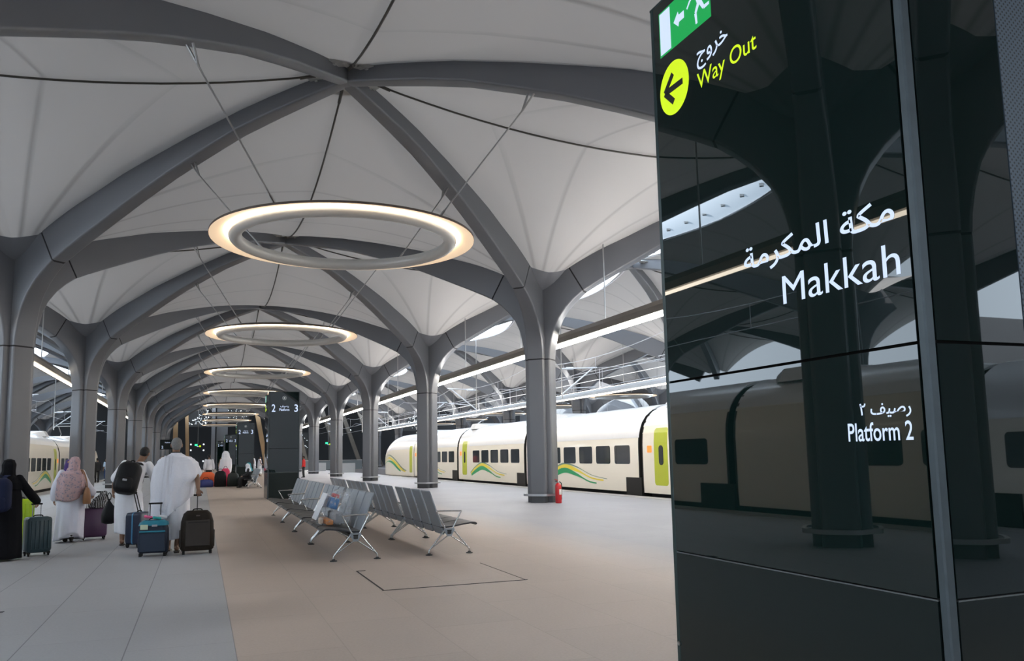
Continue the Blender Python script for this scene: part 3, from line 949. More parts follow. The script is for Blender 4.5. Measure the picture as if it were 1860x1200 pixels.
# ------------------------------------------------------------------ trains
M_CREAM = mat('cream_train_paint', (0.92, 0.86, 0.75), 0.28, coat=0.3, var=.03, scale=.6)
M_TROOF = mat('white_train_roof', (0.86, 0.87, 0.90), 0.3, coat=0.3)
M_TGLASS = mat('dark_train_window', (0.035, 0.042, 0.05), 0.06, spec=.6)
M_LIMED = mat('lime_train_door', (0.46, 0.52, 0.03), 0.35)
M_BLACK = mat('black_rubber', (0.008, 0.008, 0.008), 0.8)
M_UNDER = mat('dusty_underframe', (0.25, 0.21, 0.17), 0.8, var=.5, scale=5)
M_SWG = mat('swoosh_green', (0.02, 0.33, 0.12), 0.35)
M_SWY = mat('swoosh_yellow', (0.82, 0.66, 0.06), 0.35)
M_SWD = mat('swoosh_grey_green', (0.16, 0.26, 0.20), 0.35)
M_LINE = mat('panel_line', (0.25, 0.22, 0.18), .6)
M_DISP = mat('orange_display', (.3, .08, .02), 0.4, emit=(1.0, .25, .03), es=1.2)
TW = 2.8
def side_prof(z):
    """distance of the skin inwards from the side plane at height z"""
    return interp([(-.7, .14), (-.3, .05), (0.1, .012), (.4, 0), (1.75, 0), (2.1, .03), (2.4, .11), (2.65, .25), (2.85, .46), (3.0, .72), (3.1, 1.0), (3.15, 1.4)], z)
def section(z0, z1, n=10, k=1.0, scale=1.0):
    zs = [lerp(z0, z1, i / n) for i in range(n + 1)]
    return zs
def shell(y0, y1, z0, z1, m, name, parent, top=False, pad=0.0, ny=1, shape=None):
    """train skin between y0 and y1, heights z0..z1 both sides; local x: 0 = platform side, TW = far side"""
    g = G(); rings = []
    for j in range(ny + 1):
        y = lerp(y0, y1, j / ny)
        zs = [lerp(z0, z1, (i / 14)) for i in range(15)]
        if top: zs = [lerp(z0, 3.15, 1 - (1 - i / 18) ** 2) for i in range(19)]
        L = [(side_prof(z) - pad, z + (pad if top and z > 2.9 else 0)) for z in zs]
        R = [(TW - x, z) for x, z in reversed(L)]
        pts = L + R
        if shape: pts = [shape(p, j / ny) for p in pts]
        rings.append([Vector((p[0], y, p[1])) for p in pts])
    g.loft(rings)
    return g.obj(name, m, parent, 30)
def on_side(y, z, out=.006):
    return Vector((side_prof(z) - out, y, z))
def rounded_panel(name, y0, y1, z0, z1, r, m, parent, out=.008, depth=.02):
    pts = rrect(y1 - y0, z1 - z0, r, 4, (y0 + y1) / 2, (z0 + z1) / 2)
    g = G(); rows = []
    zs = sorted(set([round(p[1], 4) for p in pts] + [lerp(z0, z1, i / 12) for i in range(1, 12)]))
    yc = (y0 + y1) / 2; hy = (y1 - y0) / 2
    for z in zs:
        e = max(0.0, r - min(z - z0, z1 - z)); w = hy - r + sqrt(max(0, r * r - e * e))
        rows.append((w, z))
    rings = [[Vector((side_prof(z) + depth, yc - w, z)), Vector((side_prof(z) - out, yc - w, z)), Vector((side_prof(z) - out, yc + w, z)), Vector((side_prof(z) + depth, yc + w, z))] for w, z in rows]
    g.loft(rings)
    return g.obj(name, m, parent)
def ribbon(path, w, m, name, parent, out=.007, shape=None):
    p = smooth_path([(a, b, 0) for a, b in path], 8)
    n = len(p); g = G(); vs = []
    for i in range(n):
        t = (p[min(i + 1, n - 1)] - p[max(i - 1, 0)]); t.normalize()
        q = Vector((-t.y, t.x, 0)); k = i / (n - 1)
        ww = w * (sin(pi * min(1, k * 1.25 + .12)) * .75 + .25 if k < .9 else .25) * .5
        for s_ in (1, -1):
            a = p[i] + q * ww * s_
            v = on_side(a.x, a.y, out)
            if shape: v = shape(v)
            vs.append(v)
    g.add(vs, [(2 * i, 2 * i + 1, 2 * i + 3, 2 * i + 2) for i in range(n - 1)])
    return g.obj(name, m, parent)
CL = 10.92
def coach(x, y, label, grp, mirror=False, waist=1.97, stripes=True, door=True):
    """coach from local y = 0 (near end) to CL (door end)"""
    t = thing('railway_coach', label, 'train coach', (x, y, 0), 0, grp)
    if mirror: t.scale = (-1, 1, 1)
    G_ = .20
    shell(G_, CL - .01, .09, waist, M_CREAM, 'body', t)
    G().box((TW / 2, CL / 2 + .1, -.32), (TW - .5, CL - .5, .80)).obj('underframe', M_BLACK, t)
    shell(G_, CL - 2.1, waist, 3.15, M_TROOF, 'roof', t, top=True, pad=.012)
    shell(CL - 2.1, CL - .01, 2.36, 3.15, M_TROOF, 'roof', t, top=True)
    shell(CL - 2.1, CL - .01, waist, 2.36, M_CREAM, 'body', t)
    for ya, yb in ((G_ - .02, G_ + .05), (CL - .06, CL)):
        shell(ya, yb, .08, 3.15, M_BLACK, 'end_frame', t, top=False, pad=.006)
    # roof equipment fairing
    g = G()
    g.loft([[Vector((TW / 2 + sx * w, yy, z)) for sx, w, z in ((-1, .75 * k + .25, 2.95), (-1, .62 * k + .2, 3.1 + .16 * k), (1, .62 * k + .2, 3.1 + .16 * k), (1, .75 * k + .25, 2.95))] for yy, k in ((CL - 2.6, .2), (CL - 1.9, 1), (CL - 1.0, 1), (CL - .45, .4))])
    g.obj('roof_fairing', M_TROOF, t, 30)
    # bellows
    g = G(); rings = []
    for yy in (0.01, G_):
        zs = [lerp(.05, 3.02, i / 16) for i in range(17)]
        L = [(side_prof(z) + .32, z) for z in zs]
        rings.append([Vector((p[0], yy, p[1])) for p in L + [(TW - a, b) for a, b in reversed(L)]])
    g.loft(rings); g.obj('bellows', M_BLACK, t)
    g = G()
    g.box((.10, .56, .12), (.3, 1.1, .95)); g.obj('coupling_box', M_BLACK, t)
    for yy in (1.35, ):
        G().box((.14, yy, -.22), (.22, 1.0, .22)).obj('bogie_frame', M_UNDER, t)
    for yy in (.45, 1.45):
        g = G().lathe([(0.02, -.05), (.36, -.05), (.40, .0), (.36, .06), (0.02, .06)], n=20)
        o = g.obj('wheel', M_UNDER, t); o.rotation_euler = (0, pi / 2, 0); o.location = (.32, yy, -.66)
    # windows
    n = 5
    for k in range(n):
        yy = .86 + 1.52 * k
        w = rounded_panel('window', yy, yy + 1.17, 1.06, 1.72, .09, M_TGLASS, t)
    # door
    dy = CL - 1.68
    if not door: return t
    d = rounded_panel('door', dy, dy + .86, .36, 2.26, .12, M_LIMED, t, out=.004)
    rounded_panel('door_window', dy + .27, dy + .55, 1.03, 1.68, .12, M_TGLASS, d, out=.012)
    rounded_panel('display', dy + 1.02, dy + 1.30, 1.45, 1.68, .03, M_DISP, t, out=.012)
    g = G()
    ln = [(.16, 2.34), (CL - .16, 2.34)]
    if stripes:
        e = CL - 2.75
        ribbon([(e + .4, .50), (e - .5, .82), (e - 1.6, 1.05), (e - 2.8, .93), (e - 4.2, .62), (e - 5.5, .50)], .08, M_SWD, 'swoosh', t)
        ribbon([(e + .3, .44), (e - .6, .72), (e - 1.7, .92), (e - 2.8, .80), (e - 4.1, .52), (e - 5.2, .44)], .22, M_SWY, 'swoosh', t, out=.009)
        ribbon([(e + .2, .38), (e - .7, .62), (e - 1.7, .78), (e - 2.8, .62), (e - 3.9, .38), (e - 4.6, .32)], .22, M_SWG, 'swoosh', t, out=.010)
    return t
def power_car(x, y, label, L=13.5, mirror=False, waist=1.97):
    t = thing('power_car', label, 'train power car', (x, y, 0), 0, None)
    if mirror: t.scale = (-1, 1, 1)
    def shp(p, k):
        # nose: last 45 % drops and narrows
        q = max(0, (k - .5) / .5)
        drop = q ** 2.0
        z = p[1]
        zt = lerp(3.15, 1.15, drop)
        z2 = z if z < .5 else .5 + (z - .5) * (zt - .5) / (3.15 - .5)
        nar = 1 - .62 * q ** 2.6
        return (TW / 2 + (p[0] - TW / 2) * nar, z2)
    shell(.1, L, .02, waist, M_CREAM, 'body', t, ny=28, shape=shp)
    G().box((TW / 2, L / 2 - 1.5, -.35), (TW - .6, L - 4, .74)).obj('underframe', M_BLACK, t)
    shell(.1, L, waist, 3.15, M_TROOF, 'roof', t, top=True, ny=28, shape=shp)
    rounded_panel('cab_door', .55, 1.35, .3, 2.2, .1, M_LIMED, t, out=.004)
    g = G()
    zt = 3.15
    g.tube([(TW / 2 - .5, 2.2, 3.2), (TW / 2 - .5, 2.9, 3.55), (TW / 2 - .5, 1.6, 4.05)], .035, 6)
    g.tube([(TW / 2 + .5, 2.2, 3.2), (TW / 2 + .5, 2.9, 3.55), (TW / 2 + .5, 1.6, 4.05)], .035, 6)
    g.tube([(TW / 2 - .8, 1.6, 4.07), (TW / 2 + .8, 1.6, 4.07)], .035, 6)
    g.box((TW / 2, 2.3, 3.2), (1.2, .5, .12))
    g.obj('pantograph', mat('pantograph_grey', (.4, .38, .36), .5, .5), t)
    g = G().box((.12, 6.2, -.05), (.1, 3.2, .35)); g.obj('bogie_cover', M_UNDER, t)
    def sh2(v):
        k = (v.y - .1) / (L - .1)
        a = shp((v.x, v.z), k)
        return Vector((a[0] - .004, v.y, a[1]))
    ribbon([(2.3, .42), (3.8, .62), (6.2, 1.25), (8.2, 1.62), (9.6, 1.60), (10.8, 1.3)], .12, M_SWD, 'swoosh', t, .012, sh2)
    ribbon([(2.6, .36), (4.2, .58), (6.3, 1.05), (8.2, 1.38), (9.6, 1.35), (10.8, 1.1)], .22, M_SWY, 'swoosh', t, .012, sh2)
    ribbon([(4.2, .36), (5.4, .62), (6.8, .95), (8.2, 1.12), (9.6, 1.12), (10.8, .95)], .20, M_SWG, 'swoosh', t, .012, sh2)
    return t
XR_T = 14.2
Y_R = 25.28
GRP = 'coaches of the right-hand train'
coach(XR_T, Y_R - CL, 'nearest cream coach of the right-hand train, its lime door beside the big totem', GRP)
coach(XR_T, Y_R, 'cream coach of the right-hand train, seen right of the extinguisher column', GRP)
coach(XR_T, Y_R + CL, 'cream coach of the right-hand train, between the first and second right columns', GRP)
coach(XR_T, Y_R + 2 * CL, 'cream coach of the right-hand train, next to its power car', GRP)
coach(XR_T, Y_R - 2 * CL, 'cream coach of the right-hand train hidden behind the big totem', GRP)
coach(XR_T, Y_R - 3 * CL, 'cream coach of the right-hand train mirrored in the big totem', GRP)
coach(XR_T, Y_R - 4 * CL, 'hindmost cream coach of the right-hand train', GRP)
power_car(XR_T, Y_R + 3 * CL, 'cream nose car of the right-hand train with green and yellow swooshes')
XL_T = -7.8
GL = 'coaches of the left-hand train'
Y_L = 44.23
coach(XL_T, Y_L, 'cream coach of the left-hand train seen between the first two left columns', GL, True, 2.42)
KY = (Y_L - 16.7) / 2 / CL
for lab, yy in (('long cream coach of the left-hand train behind the front left column', Y_L - KY * CL), ('long cream coach of the left-hand train mirrored in the big totem', Y_L - 2 * KY * CL), ('hindmost long cream coach of the left-hand train', Y_L - 3 * KY * CL)):
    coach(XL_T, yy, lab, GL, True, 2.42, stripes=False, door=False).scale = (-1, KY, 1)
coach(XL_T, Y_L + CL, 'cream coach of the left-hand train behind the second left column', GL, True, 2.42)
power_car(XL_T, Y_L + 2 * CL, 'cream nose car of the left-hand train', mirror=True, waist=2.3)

# ------------------------------------------------------------------ concourse end
M_BRONZE = mat('bronze_strut', (0.30, 0.19, 0.10), 0.45, 0.3, var=.12, scale=1.5)
M_STRUTG = mat('grey_brown_strut', (0.13, 0.115, 0.10), 0.5, 0.2, var=.1)
def strut(p0, p1, w, m, label, grp):
    p0, p1 = Vector(p0), Vector(p1)
    u = (p1 - p0).normalized(); a = Vector((0, 1, 0)); a = (a - u * a.dot(u)).normalized(); b = u.cross(a)
    ring = lambda p: [p + a * w / 2 + b * w / 2, p - a * w / 2 + b * w / 2, p - a * w / 2 - b * w / 2, p + a * w / 2 - b * w / 2]
    o = G().loft([ring(p0), ring(p1)]).obj('facade_strut', m)
    tag(o, label, 'facade strut', grp)
strut((-3.4, 124.3, 0), (-3.4, 124.3, 10.5), .6, M_BRONZE, 'upright bronze facade strut left of the concourse opening', 'bronze facade struts')
strut((-1.7, 124.6, 0), (-2.1, 124.6, 10.5), .45, M_BRONZE, 'slim bronze facade strut at the left of the concourse opening', 'bronze facade struts')
strut((8.9, 124.3, 0), (6.9, 124.3, 10.5), .62, M_BRONZE, 'leaning bronze facade strut behind the front totem', 'bronze facade struts')
for j, (xb, xt, lab) in enumerate(((14.6, 12.0, 'leaning grey facade strut left of the third right column'), (19.6, 15.8, 'leaning grey facade strut between the third and second right columns'), (22.4, 18.6, 'leaning grey facade strut behind the second right column'), (25.5, 21.0, 'leaning grey facade strut beside the train nose'), (-9.0, -6.2, 'leaning brown facade strut seen over the left train'))):
    strut((xb, 124.4, 0), (xt, 124.4, 10.5), .55, M_STRUTG if j < 4 else M_BRONZE, lab, 'leaning facade struts')
tag(G().box((1.55, 125.5, 5.2), (.5, .5, 10.4)).obj('round_post', M_STEEL), 'slim grey post standing at the back of the platform hall', 'post')
tag(G().box((2.75, 126.2, 5.2), (1.5, .5, 10.4)).obj('concourse_pier', mat('dull_grey_pier', (.10, .10, .105), .6, var=.1)), 'broad dark grey pier at the back of the platform hall', 'pier')
tag(G().box((18.3, 125.5, 5.2), (1.1, .8, 10.4)).obj('concourse_pier', MATS['dull_grey_pier']), 'broad grey pier among the leaning struts on the right', 'pier')
# perforated screens with daylight behind
M_SPARK = mat('daylight_opening', (1, 1, 1), .5, emit=(.85, .93, 1.0), es=1.1)
M_SCREEN = mat('pierced_screen', (.03, .03, .03), .7)
rng = random.Random(3)
def screen(x0, x1, z0, z1, y, n, label, slope=0.0):
    t = thing('pierced_screen', label, 'pierced screen', ((x0 + x1) / 2, y, z0), 0, 'pierced daylight screens')
    w = x1 - x0
    G().box((0, .08, (z1 - z0) / 2), (w + .5, .06, z1 - z0 + .5)).obj('panel', M_SCREEN, t)
    for px in (-w / 2 - .1, w / 2 + .1): G().box((px, .1, (10.76 - z0) / 2), (.1, .1, 10.76 - z0)).obj('hanger_post', M_SCREEN, t)
    g = G()
    for _ in range(n):
        a, b = rng.uniform(-w / 2, w / 2), rng.uniform(0, z1 - z0)
        if slope and b > (a + w / 2) / w * (z1 - z0) * 1.0 + .35: continue
        r = rng.uniform(.035, .09)
        g.add([Vector((a + r * cos(q), .03, b + r * sin(q) * .8)) for q in (0, pi / 2, pi, 1.5 * pi)], [(0, 1, 2, 3)])
    o = g.obj('openings', M_SPARK, t); o['kind'] = 'stuff'
screen(-1.7, .9, 6.4, 8.7, 126.5, 120, 'dark pierced screen sparkling with daylight at the left end of the hall', 1)
screen(3.2, 6.2, 7.0, 8.7, 126.6, 60, 'dark pierced screen sparkling behind the ring lamps')
screen(13.0, 14.9, 1.8, 5.0, 127, 46, 'dark pierced screen sparkling left of the third right column')
screen(29.0, 33.0, 5.6, 8.2, 126.5, 90, 'dark pierced screen sparkling above the train nose')
screen(-9.5, -6.0, 5.5, 8.5, 126.5, 90, 'dark pierced screen sparkling above the left train')
# exit signs and lamps of the concourse
def exit_sign(x, z, label):
    t = thing('exit_sign', label, 'exit sign', (x, 123.6, z), 0, None)
    G().box((0, 0, 0), (1.0, .08, .45)).obj('panel', mat('sign_black', (.01, .012, .012), .5), t)
    G().box((-.22, -.05, .08), (.36, .02, .24)).obj('exit_symbol', mat('lit_green_far', (0, .4, .2), .5, emit=(.05, .9, .4), es=1.3), t)
    G().lathe([(.001, 0), (.13, 0), (.13, .02), (.001, .02)], n=16).obj('lime_disc', M_LIME, t, loc=(.28, -.045, -.08)).rotation_euler = (pi / 2, 0, 0)
    G().box((.0, -.05, -.12), (.25, .02, .06)).obj('sign_lettering', M_LETTER, t)
    G().tube([(0, 0, .22), (0, 0, 10.76 - z)], .02, 6).obj('hanger_rod', M_STAIN, t)
exit_sign(-.45, 3.45, 'small green and yellow exit sign in the dark concourse behind the old man')
exit_sign(17.4, 3.5, 'small green exit sign among the struts right of the third right column')
for x, z in ((-1.4, 3.7), (.32, 3.7), (-1.4, 2.87), (.32, 2.85), (.3, 1.3), (-5.6, 4.2), (15.3, 6.2), (20.6, 6.4), (21.4, 5.6)):
    t = G().lathe([(.001, 0), (.12, 0), (.12, .1), (.001, .1)], n=12).obj('wall_lamp', M_SPARK, loc=(x * 1.083, 138.79, 1.48 + (z - 1.48) * 1.083)); t.rotation_euler = (pi / 2, 0, 0)
    tag(t, 'small white lamp on the dark end of the hall', 'lamp', 'small lamps of the concourse')
# low hoardings and a rail near the train nose
M_HOARD = mat('grey_hoarding', (.33, .34, .35), .6, var=.06)
tag(G().box((13.3, 82.5, .45), (1.9, .12, .9)).obj('hoarding', M_HOARD), 'grey hoarding panel left of the train nose', 'hoarding', None)
tag(G().box((12.4, 95, .45), (1.5, .12, .9)).obj('hoarding', M_HOARD), 'smaller grey hoarding panel between the third and fourth right columns', 'hoarding', None)
t = thing('glass_balustrade', 'glass balustrade with pale handrail far right', 'balustrade', (14.5, 105, 0))
G().box((0, 0, .55), (9, .04, 1.1)).obj('pane', mat('pale_glass', (.15, .17, .18), .1), t)
G().box((0, 0, 1.13), (9, .08, .07)).obj('handrail', M_STAIN, t)
# totem sign board on the left far end
t = thing('platform_sign', 'dark board with a small figure 2 beyond the left columns', 'sign board', (-3.5, 95, 0))
G().box((0, 0, 3.15), (1.15, .12, 1.05)).obj('board', M_LOWK, t)
G().tube([(-.45, 0, 0), (-.45, 0, 2.7)], .04, 8).obj('post', M_POST, t); G().tube([(.45, 0, 0), (.45, 0, 2.7)], .04, 8).obj('post', M_POST, t)
lettering('platform_number', '2', M_LETTER, t, -.42, -.26, 2.75, 3.02, lambda a, z: Vector((a, -.066, z)), .0)
lettering('sign_lettering', 'Platform', M_LETTER, t, -.1, .4, 3.3, 3.42, lambda a, z: Vector((a, -.066, z)), .0)

# ------------------------------------------------------------------ beam benches
M_BSEAT = mat('charcoal_seat_steel', (0.045, 0.046, 0.050), 0.45, 0.4, var=.08, scale=5)
M_BBACK = mat('slate_back_steel', (0.27, 0.30, 0.33), 0.40, 0.35, var=.05, scale=5)
M_CHROME = mat('satin_tube', (0.55, 0.56, 0.57), 0.25, 0.9)
M_FOOT = mat('dark_foot', (0.03, 0.03, 0.03), 0.6)
# profile in (x, z): seat front at x = -0.45, backs lean to +x; hub at x = 0
SEATP = smooth_path([(-.465, .415, 0), (-.42, .447, 0), (-.25, .432, 0), (-.08, .405, 0), (.06, .395, 0), (.10, .40, 0)], 4)
BACKP = smooth_path([(.05, .285, 0), (.075, .345, 0), (.10, .42, 0), (.165, .62, 0), (.235, .82, 0), (.275, .925, 0), (.292, .94, 0)], 4)
def plate(path, y0, y1, th, m, name, parent, r=.03):
    g = G(); n = len(path); rings = []
    for i, p in enumerate(path):
        t = path[min(i + 1, n - 1)] - path[max(i - 1, 0)]; t.normalize()
        q = Vector((-t.y, t.x, 0)) * th / 2
        ins = r if i in (0, n - 1) else (r * .25 if i in (1, n - 2) else 0)
        a, b = p + q, p - q
        rings.append([Vector((a.x, y0 + ins, a.y)), Vector((a.x, y1 - ins, a.y)), Vector((b.x, y1 - ins, b.y)), Vector((b.x, y0 + ins, b.y))])
    g.loft(rings)
    return g.mesh(name, m, 50)
SW_ = .62
SEATM = plate(SEATP, .022, SW_ - .022, .022, M_BSEAT, 'seat', None)
BACKM = plate(BACKP, .048, SW_ - .048, .016, M_BBACK, 'backrest', None)
def leg_parts():
    hubg = G()
    tri = [(-.075, .385), (.075, .385), (.085, .36), (.03, .265), (-.03, .265), (-.085, .36)]
    hole = [(-.042, .362), (.042, .362), (0, .292)]
    hubg.prism(tri, 'y', -.012, .012)
    HUBM = hubg.mesh('hub_plate', M_BBACK)
    hg = G()
    for y in (-.0135, .0135):
        hg.add([Vector((a, y, b)) for a, b in hole], [(0, 1, 2)])
    HOLE = hg.mesh('hub_mark', M_BLACK)
    legs = []
    for sx in (-1, 1):
        g = G()
        g.tube([(sx * .06, 0, .37), (sx * .30, 0, .085), (sx * .315, 0, .06), (sx * .315, 0, .02)], .0115, 8)
        g.tube([(sx * .025, 0, .272), (sx * .29, 0, .095), (sx * .315, 0, .075)], .009, 8)
        legs.append(g.mesh('leg', M_CHROME, 60))
    f = G().lathe([(.004, .032), (.022, .030), (.026, .018), (.05, .012), (.052, 0), (.004, 0)], n=18).mesh('foot', M_FOOT, 40)
    arm = G()
    arm.tube(smooth_path([(-.05, 0, .37), (-.175, 0, .60), (-.185, 0, .628), (-.17, 0, .635), (.14, 0, .645), (.185, 0, .64), (.188, 0, .62), (.06, 0, .38)], 4), .0115, 8)
    ARM = arm.mesh('armrest', M_CHROME, 60)
    return HUBM, HOLE, legs, f, ARM
HUBM, HOLEM, LEGM, FOOTM, ARMM = leg_parts()
BEAMM = G().box((0, 1.325, .325), (.07, 2.60, .055), bev=.01).mesh('beam', M_FOOT, 40)
def bench(x, y, mirror, label, grp, arms=(0, 4)):
    t = thing('beam_bench', label, 'bench', (x, y, 0), 0, grp)
    if mirror: t.scale = (-1, 1, 1)
    inst('beam', BEAMM, t)
    for k in range(4):
        inst('seat', SEATM, t, (0, .085 + k * SW_, 0))
        inst('backrest', BACKM, t, (0, .085 + k * SW_, 0))
    for yy in (.045, 2.605):
        h = inst('hub_plate', HUBM, t, (0, yy, 0)); inst('hub_mark', HOLEM, h)
        for i, sx in enumerate((-1, 1)):
            l = inst('leg', LEGM[i], t, (0, yy, 0))
            inst('foot', FOOTM, l, (sx * .315, 0, 0))
        inst('armrest', ARMM, t, (0, yy, 0))
    return t
BL = 2.665
for k in range(4):
    w = ['nearest the camera', 'second from the camera', 'third from the camera', 'farthest, beside the dark totem'][k]
    bench(2.125, 12.19 + k * BL, False, ('four-seat steel bench facing left with the clear plastic bag on it' if k == 0 else 'four-seat steel bench in the left row of the pair, %s' % w), 'steel benches in the left row')
for k in range(4):
    w = ['nearest the camera', 'second from the camera', 'third from the camera', 'farthest along'][k]
    bench(3.54, 12.22 + k * BL, True, 'four-seat steel bench with its back to us in the right row, %s' % w, 'steel benches in the right row')
# far benches beyond the first totem
bench(2.6, 44.6, False, 'far steel bench beside the waiting group and their luggage', None)
bench(2.6, 47.3, False, 'far steel bench behind the one beside the waiting group', None)
bench(4.4, 44.6, True, 'far steel bench showing just left of the front totem edge', None)

# ------------------------------------------------------------------ fire extinguisher at the first right column
t = thing('fire_extinguisher', 'red fire extinguisher standing at the foot of the large right column', 'fire extinguisher', (10.06, 23.05, 0), .3)
M_RED = mat('extinguisher_red', (.55, .015, .02), .3, coat=.3)
G().lathe([(.001, 0), (.085, 0), (.095, .015), (.095, .50), (.085, .545), (.05, .58), (.03, .60), (.001, .60)], n=24).obj('cylinder', M_RED, t, 40)
G().lathe([(.02, .59), (.028, .60), (.028, .65), (.02, .66), (.001, .66)], n=14).obj('valve', M_STAIN, t, 40)
G().tube([(-.02, 0, .655), (-.08, 0, .70), (-.13, 0, .71)], .012, 8).obj('handle', M_RED, t)
G().tube([(-.02, 0, .64), (-.12, 0, .655)], .010, 8).obj('trigger', M_BLACK, t)
G().tube(smooth_path([(.02, 0, .63), (.10, -.01, .60), (.135, -.01, .45), (.125, 0, .25), (.115, 0, .16)], 5), .013, 8).obj('hose', M_BLACK, t, 60)
G().tube([(.118, 0, .20), (.112, 0, .10)], [.016, .024], 10).obj('horn', M_BLACK, t)
G().box((0, -.094, .33), (.09, .006, .16)).obj('label', mat('faded_label', (.75, .7, .65), .5), t)

# ------------------------------------------------------------------ figures
M_SKIN = mat('brown_skin', (0.22, 0.115, 0.07), 0.55, var=.08, scale=12)
M_SKIN2 = mat('light_brown_skin', (0.34, 0.19, 0.12), 0.55, var=.08, scale=12)
M_HAIRG = mat('grey_hair', (0.20, 0.195, 0.19), 0.8, var=.35, scale=60, bump=.4)
M_HAIRB = mat('black_hair', (0.010, 0.009, 0.009), 0.7, var=.3, scale=60, bump=.3)
M_IHRAM = mat('white_cotton', (0.83, 0.83, 0.87), 0.85, var=.03, scale=30, bump=.08)
M_IHRAM2 = mat('white_terry', (0.78, 0.78, 0.84), 0.9, var=.05, scale=40, bump=.15)
M_ABAYA = mat('black_cloth', (0.008, 0.008, 0.010), 0.9, var=.2, scale=10, spec=.12)
M_NAVY = mat('navy_nylon', (0.010, 0.015, 0.045), 0.7, var=.2, scale=12, spec=.2)
M_BAGBLK = mat('black_nylon', (0.010, 0.010, 0.012), 0.6, var=.3, scale=14, spec=.25)
M_SANDAL = mat('dark_sandal', (0.03, 0.022, 0.018), 0.6)
M_DRESS = mat('lilac_white_dress', (0.66, 0.66, 0.76), 0.85, var=.03, scale=20, bump=.06)
def floral():
    m = bpy.data.materials.new('floral_scarf'); m.use_nodes = True
    nt = m.node_tree; N = nt.nodes; L = nt.links; b = N['Principled BSDF']; b.inputs['Roughness'].default_value = .85
    tc = N.new('ShaderNodeTexCoord')
    v = N.new('ShaderNodeTexVoronoi'); v.inputs['Scale'].default_value = 24; L.new(tc.outputs['Object'], v.inputs['Vector'])
    r = N.new('ShaderNodeValToRGB')
    r.color_ramp.elements[0].position = 0.22; r.color_ramp.elements[0].color = (.16, .16, .24, 1)
    r.color_ramp.elements[1].position = 0.62; r.color_ramp.elements[1].color = (.46, .31, .32, 1)
    e = r.color_ramp.elements.new(.45); e.color = (.33, .26, .30, 1)
    nz = N.new('ShaderNodeTexNoise'); nz.inputs['Scale'].default_value = 9; L.new(tc.outputs['Object'], nz.inputs['Vector'])
    ad = N.new('ShaderNodeMath'); ad.operation = 'MULTIPLY_ADD'; L.new(nz.outputs['Fac'], ad.inputs[0]); ad.inputs[1].default_value = .5
    L.new(v.outputs['Distance'], ad.inputs[2])
    sb = N.new('ShaderNodeMath'); sb.operation = 'SUBTRACT'; L.new(ad.outputs[0], sb.inputs[0]); sb.inputs[1].default_value = .1
    L.new(sb.outputs[0], r.inputs['Fac']); L.new(r.outputs['Color'], b.inputs['Base Color'])
    return m
M_FLORAL = floral()

def fused(g, name, m, parent, voxel=.012, smooth=3, fac=.5):
    o = g.obj(name, m, parent)
    r = o.modifiers.new('fuse', 'REMESH'); r.mode = 'VOXEL'; r.voxel_size = voxel; r.use_smooth_shade = True
    s_ = o.modifiers.new('soften', 'SMOOTH'); s_.factor = fac; s_.iterations = smooth
    return o
JOINTS0 = dict(hipL=(-.09, 0, .93), hipR=(.09, 0, .93), kneeL=(-.095, .02, .50), kneeR=(.095, .02, .50), ankL=(-.09, -.02, .085), ankR=(.09, -.02, .085),
               shL=(-.185, 0, 1.42), shR=(.185, 0, 1.42), elL=(-.24, -.02, 1.14), elR=(.24, -.02, 1.14), wrL=(-.25, .05, .90), wrR=(.25, .05, .90),
               pel=(0, 0, .95), chest=(0, 0, 1.27), neck=(0, -.005, 1.48), head=(0, .015, 1.635))
def joints(**kw):
    j = {k: Vector(v) for k, v in JOINTS0.items()}
    for k, v in kw.items(): j[k] = Vector(v)
    return j
def seg(g, pts, rs, n=12):
    p = smooth_path(pts, 5); m = len(p); q = []
    for i in range(m):
        u = i / (m - 1) * (len(rs) - 1); a = min(int(u), len(rs) - 2)
        q.append(lerp(rs[a], rs[a + 1], u - a))
    g.tube(p, q, n)
    g.ball(p[0], q[0], 10, 6); g.ball(p[-1], q[-1], 10, 6)
def hand(g, w, d, n, curl=.5, side=1, k=1.0):
    """palm from the wrist w along d; n = palm normal; fingers bend towards n; thumb on the given side"""
    d = Vector(d).normalized(); n = Vector(n); n = (n - d * n.dot(d)).normalized(); s = d.cross(n) * side
    w = Vector(w)
    ring = []
    for t, a, b in ((-.01, .026, .02), (.02, .032, .018), (.055, .040, .016), (.088, .040, .014)):
        c = w + d * t * k
        ring.append([c + (s * a * cos(q) + n * b * sin(q)) * k for q in [2 * pi * i / 12 for i in range(12)]])
    g.loft(ring)
    for i, (off, L) in enumerate(((.030, .072), (.010, .082), (-.010, .076), (-.029, .060))):
        p = w + (d * .082 + s * off) * k; a = 0.0; pts = [p - d * .02 * k]; 
        for f, l in ((.45, curl * .9), (.33, curl * 1.2), (.22, curl * .8)):
            a += l
            pts.append(p); p = p + (d * cos(a) + n * sin(a)) * L * f * k
        pts.append(p)
        g.tube(pts, [.0095 * k, .0095 * k, .009 * k, .0085 * k, .0065 * k], 8)
    t0 = w + (d * .02 + s * .026) * k
    t1 = t0 + (d * .6 + s * .75 + n * .25).normalized() * .040 * k
    t2 = t1 + (d * .85 + s * .15 + n * (.3 + .4 * curl)).normalized() * .030 * k
    t3 = t2 + (d * .8 - s * .1 + n * (.4 + .5 * curl)).normalized() * .024 * k
    g.tube([t0, t1, t2, t3], [.013 * k, .011 * k, .010 * k, .007 * k], 8)
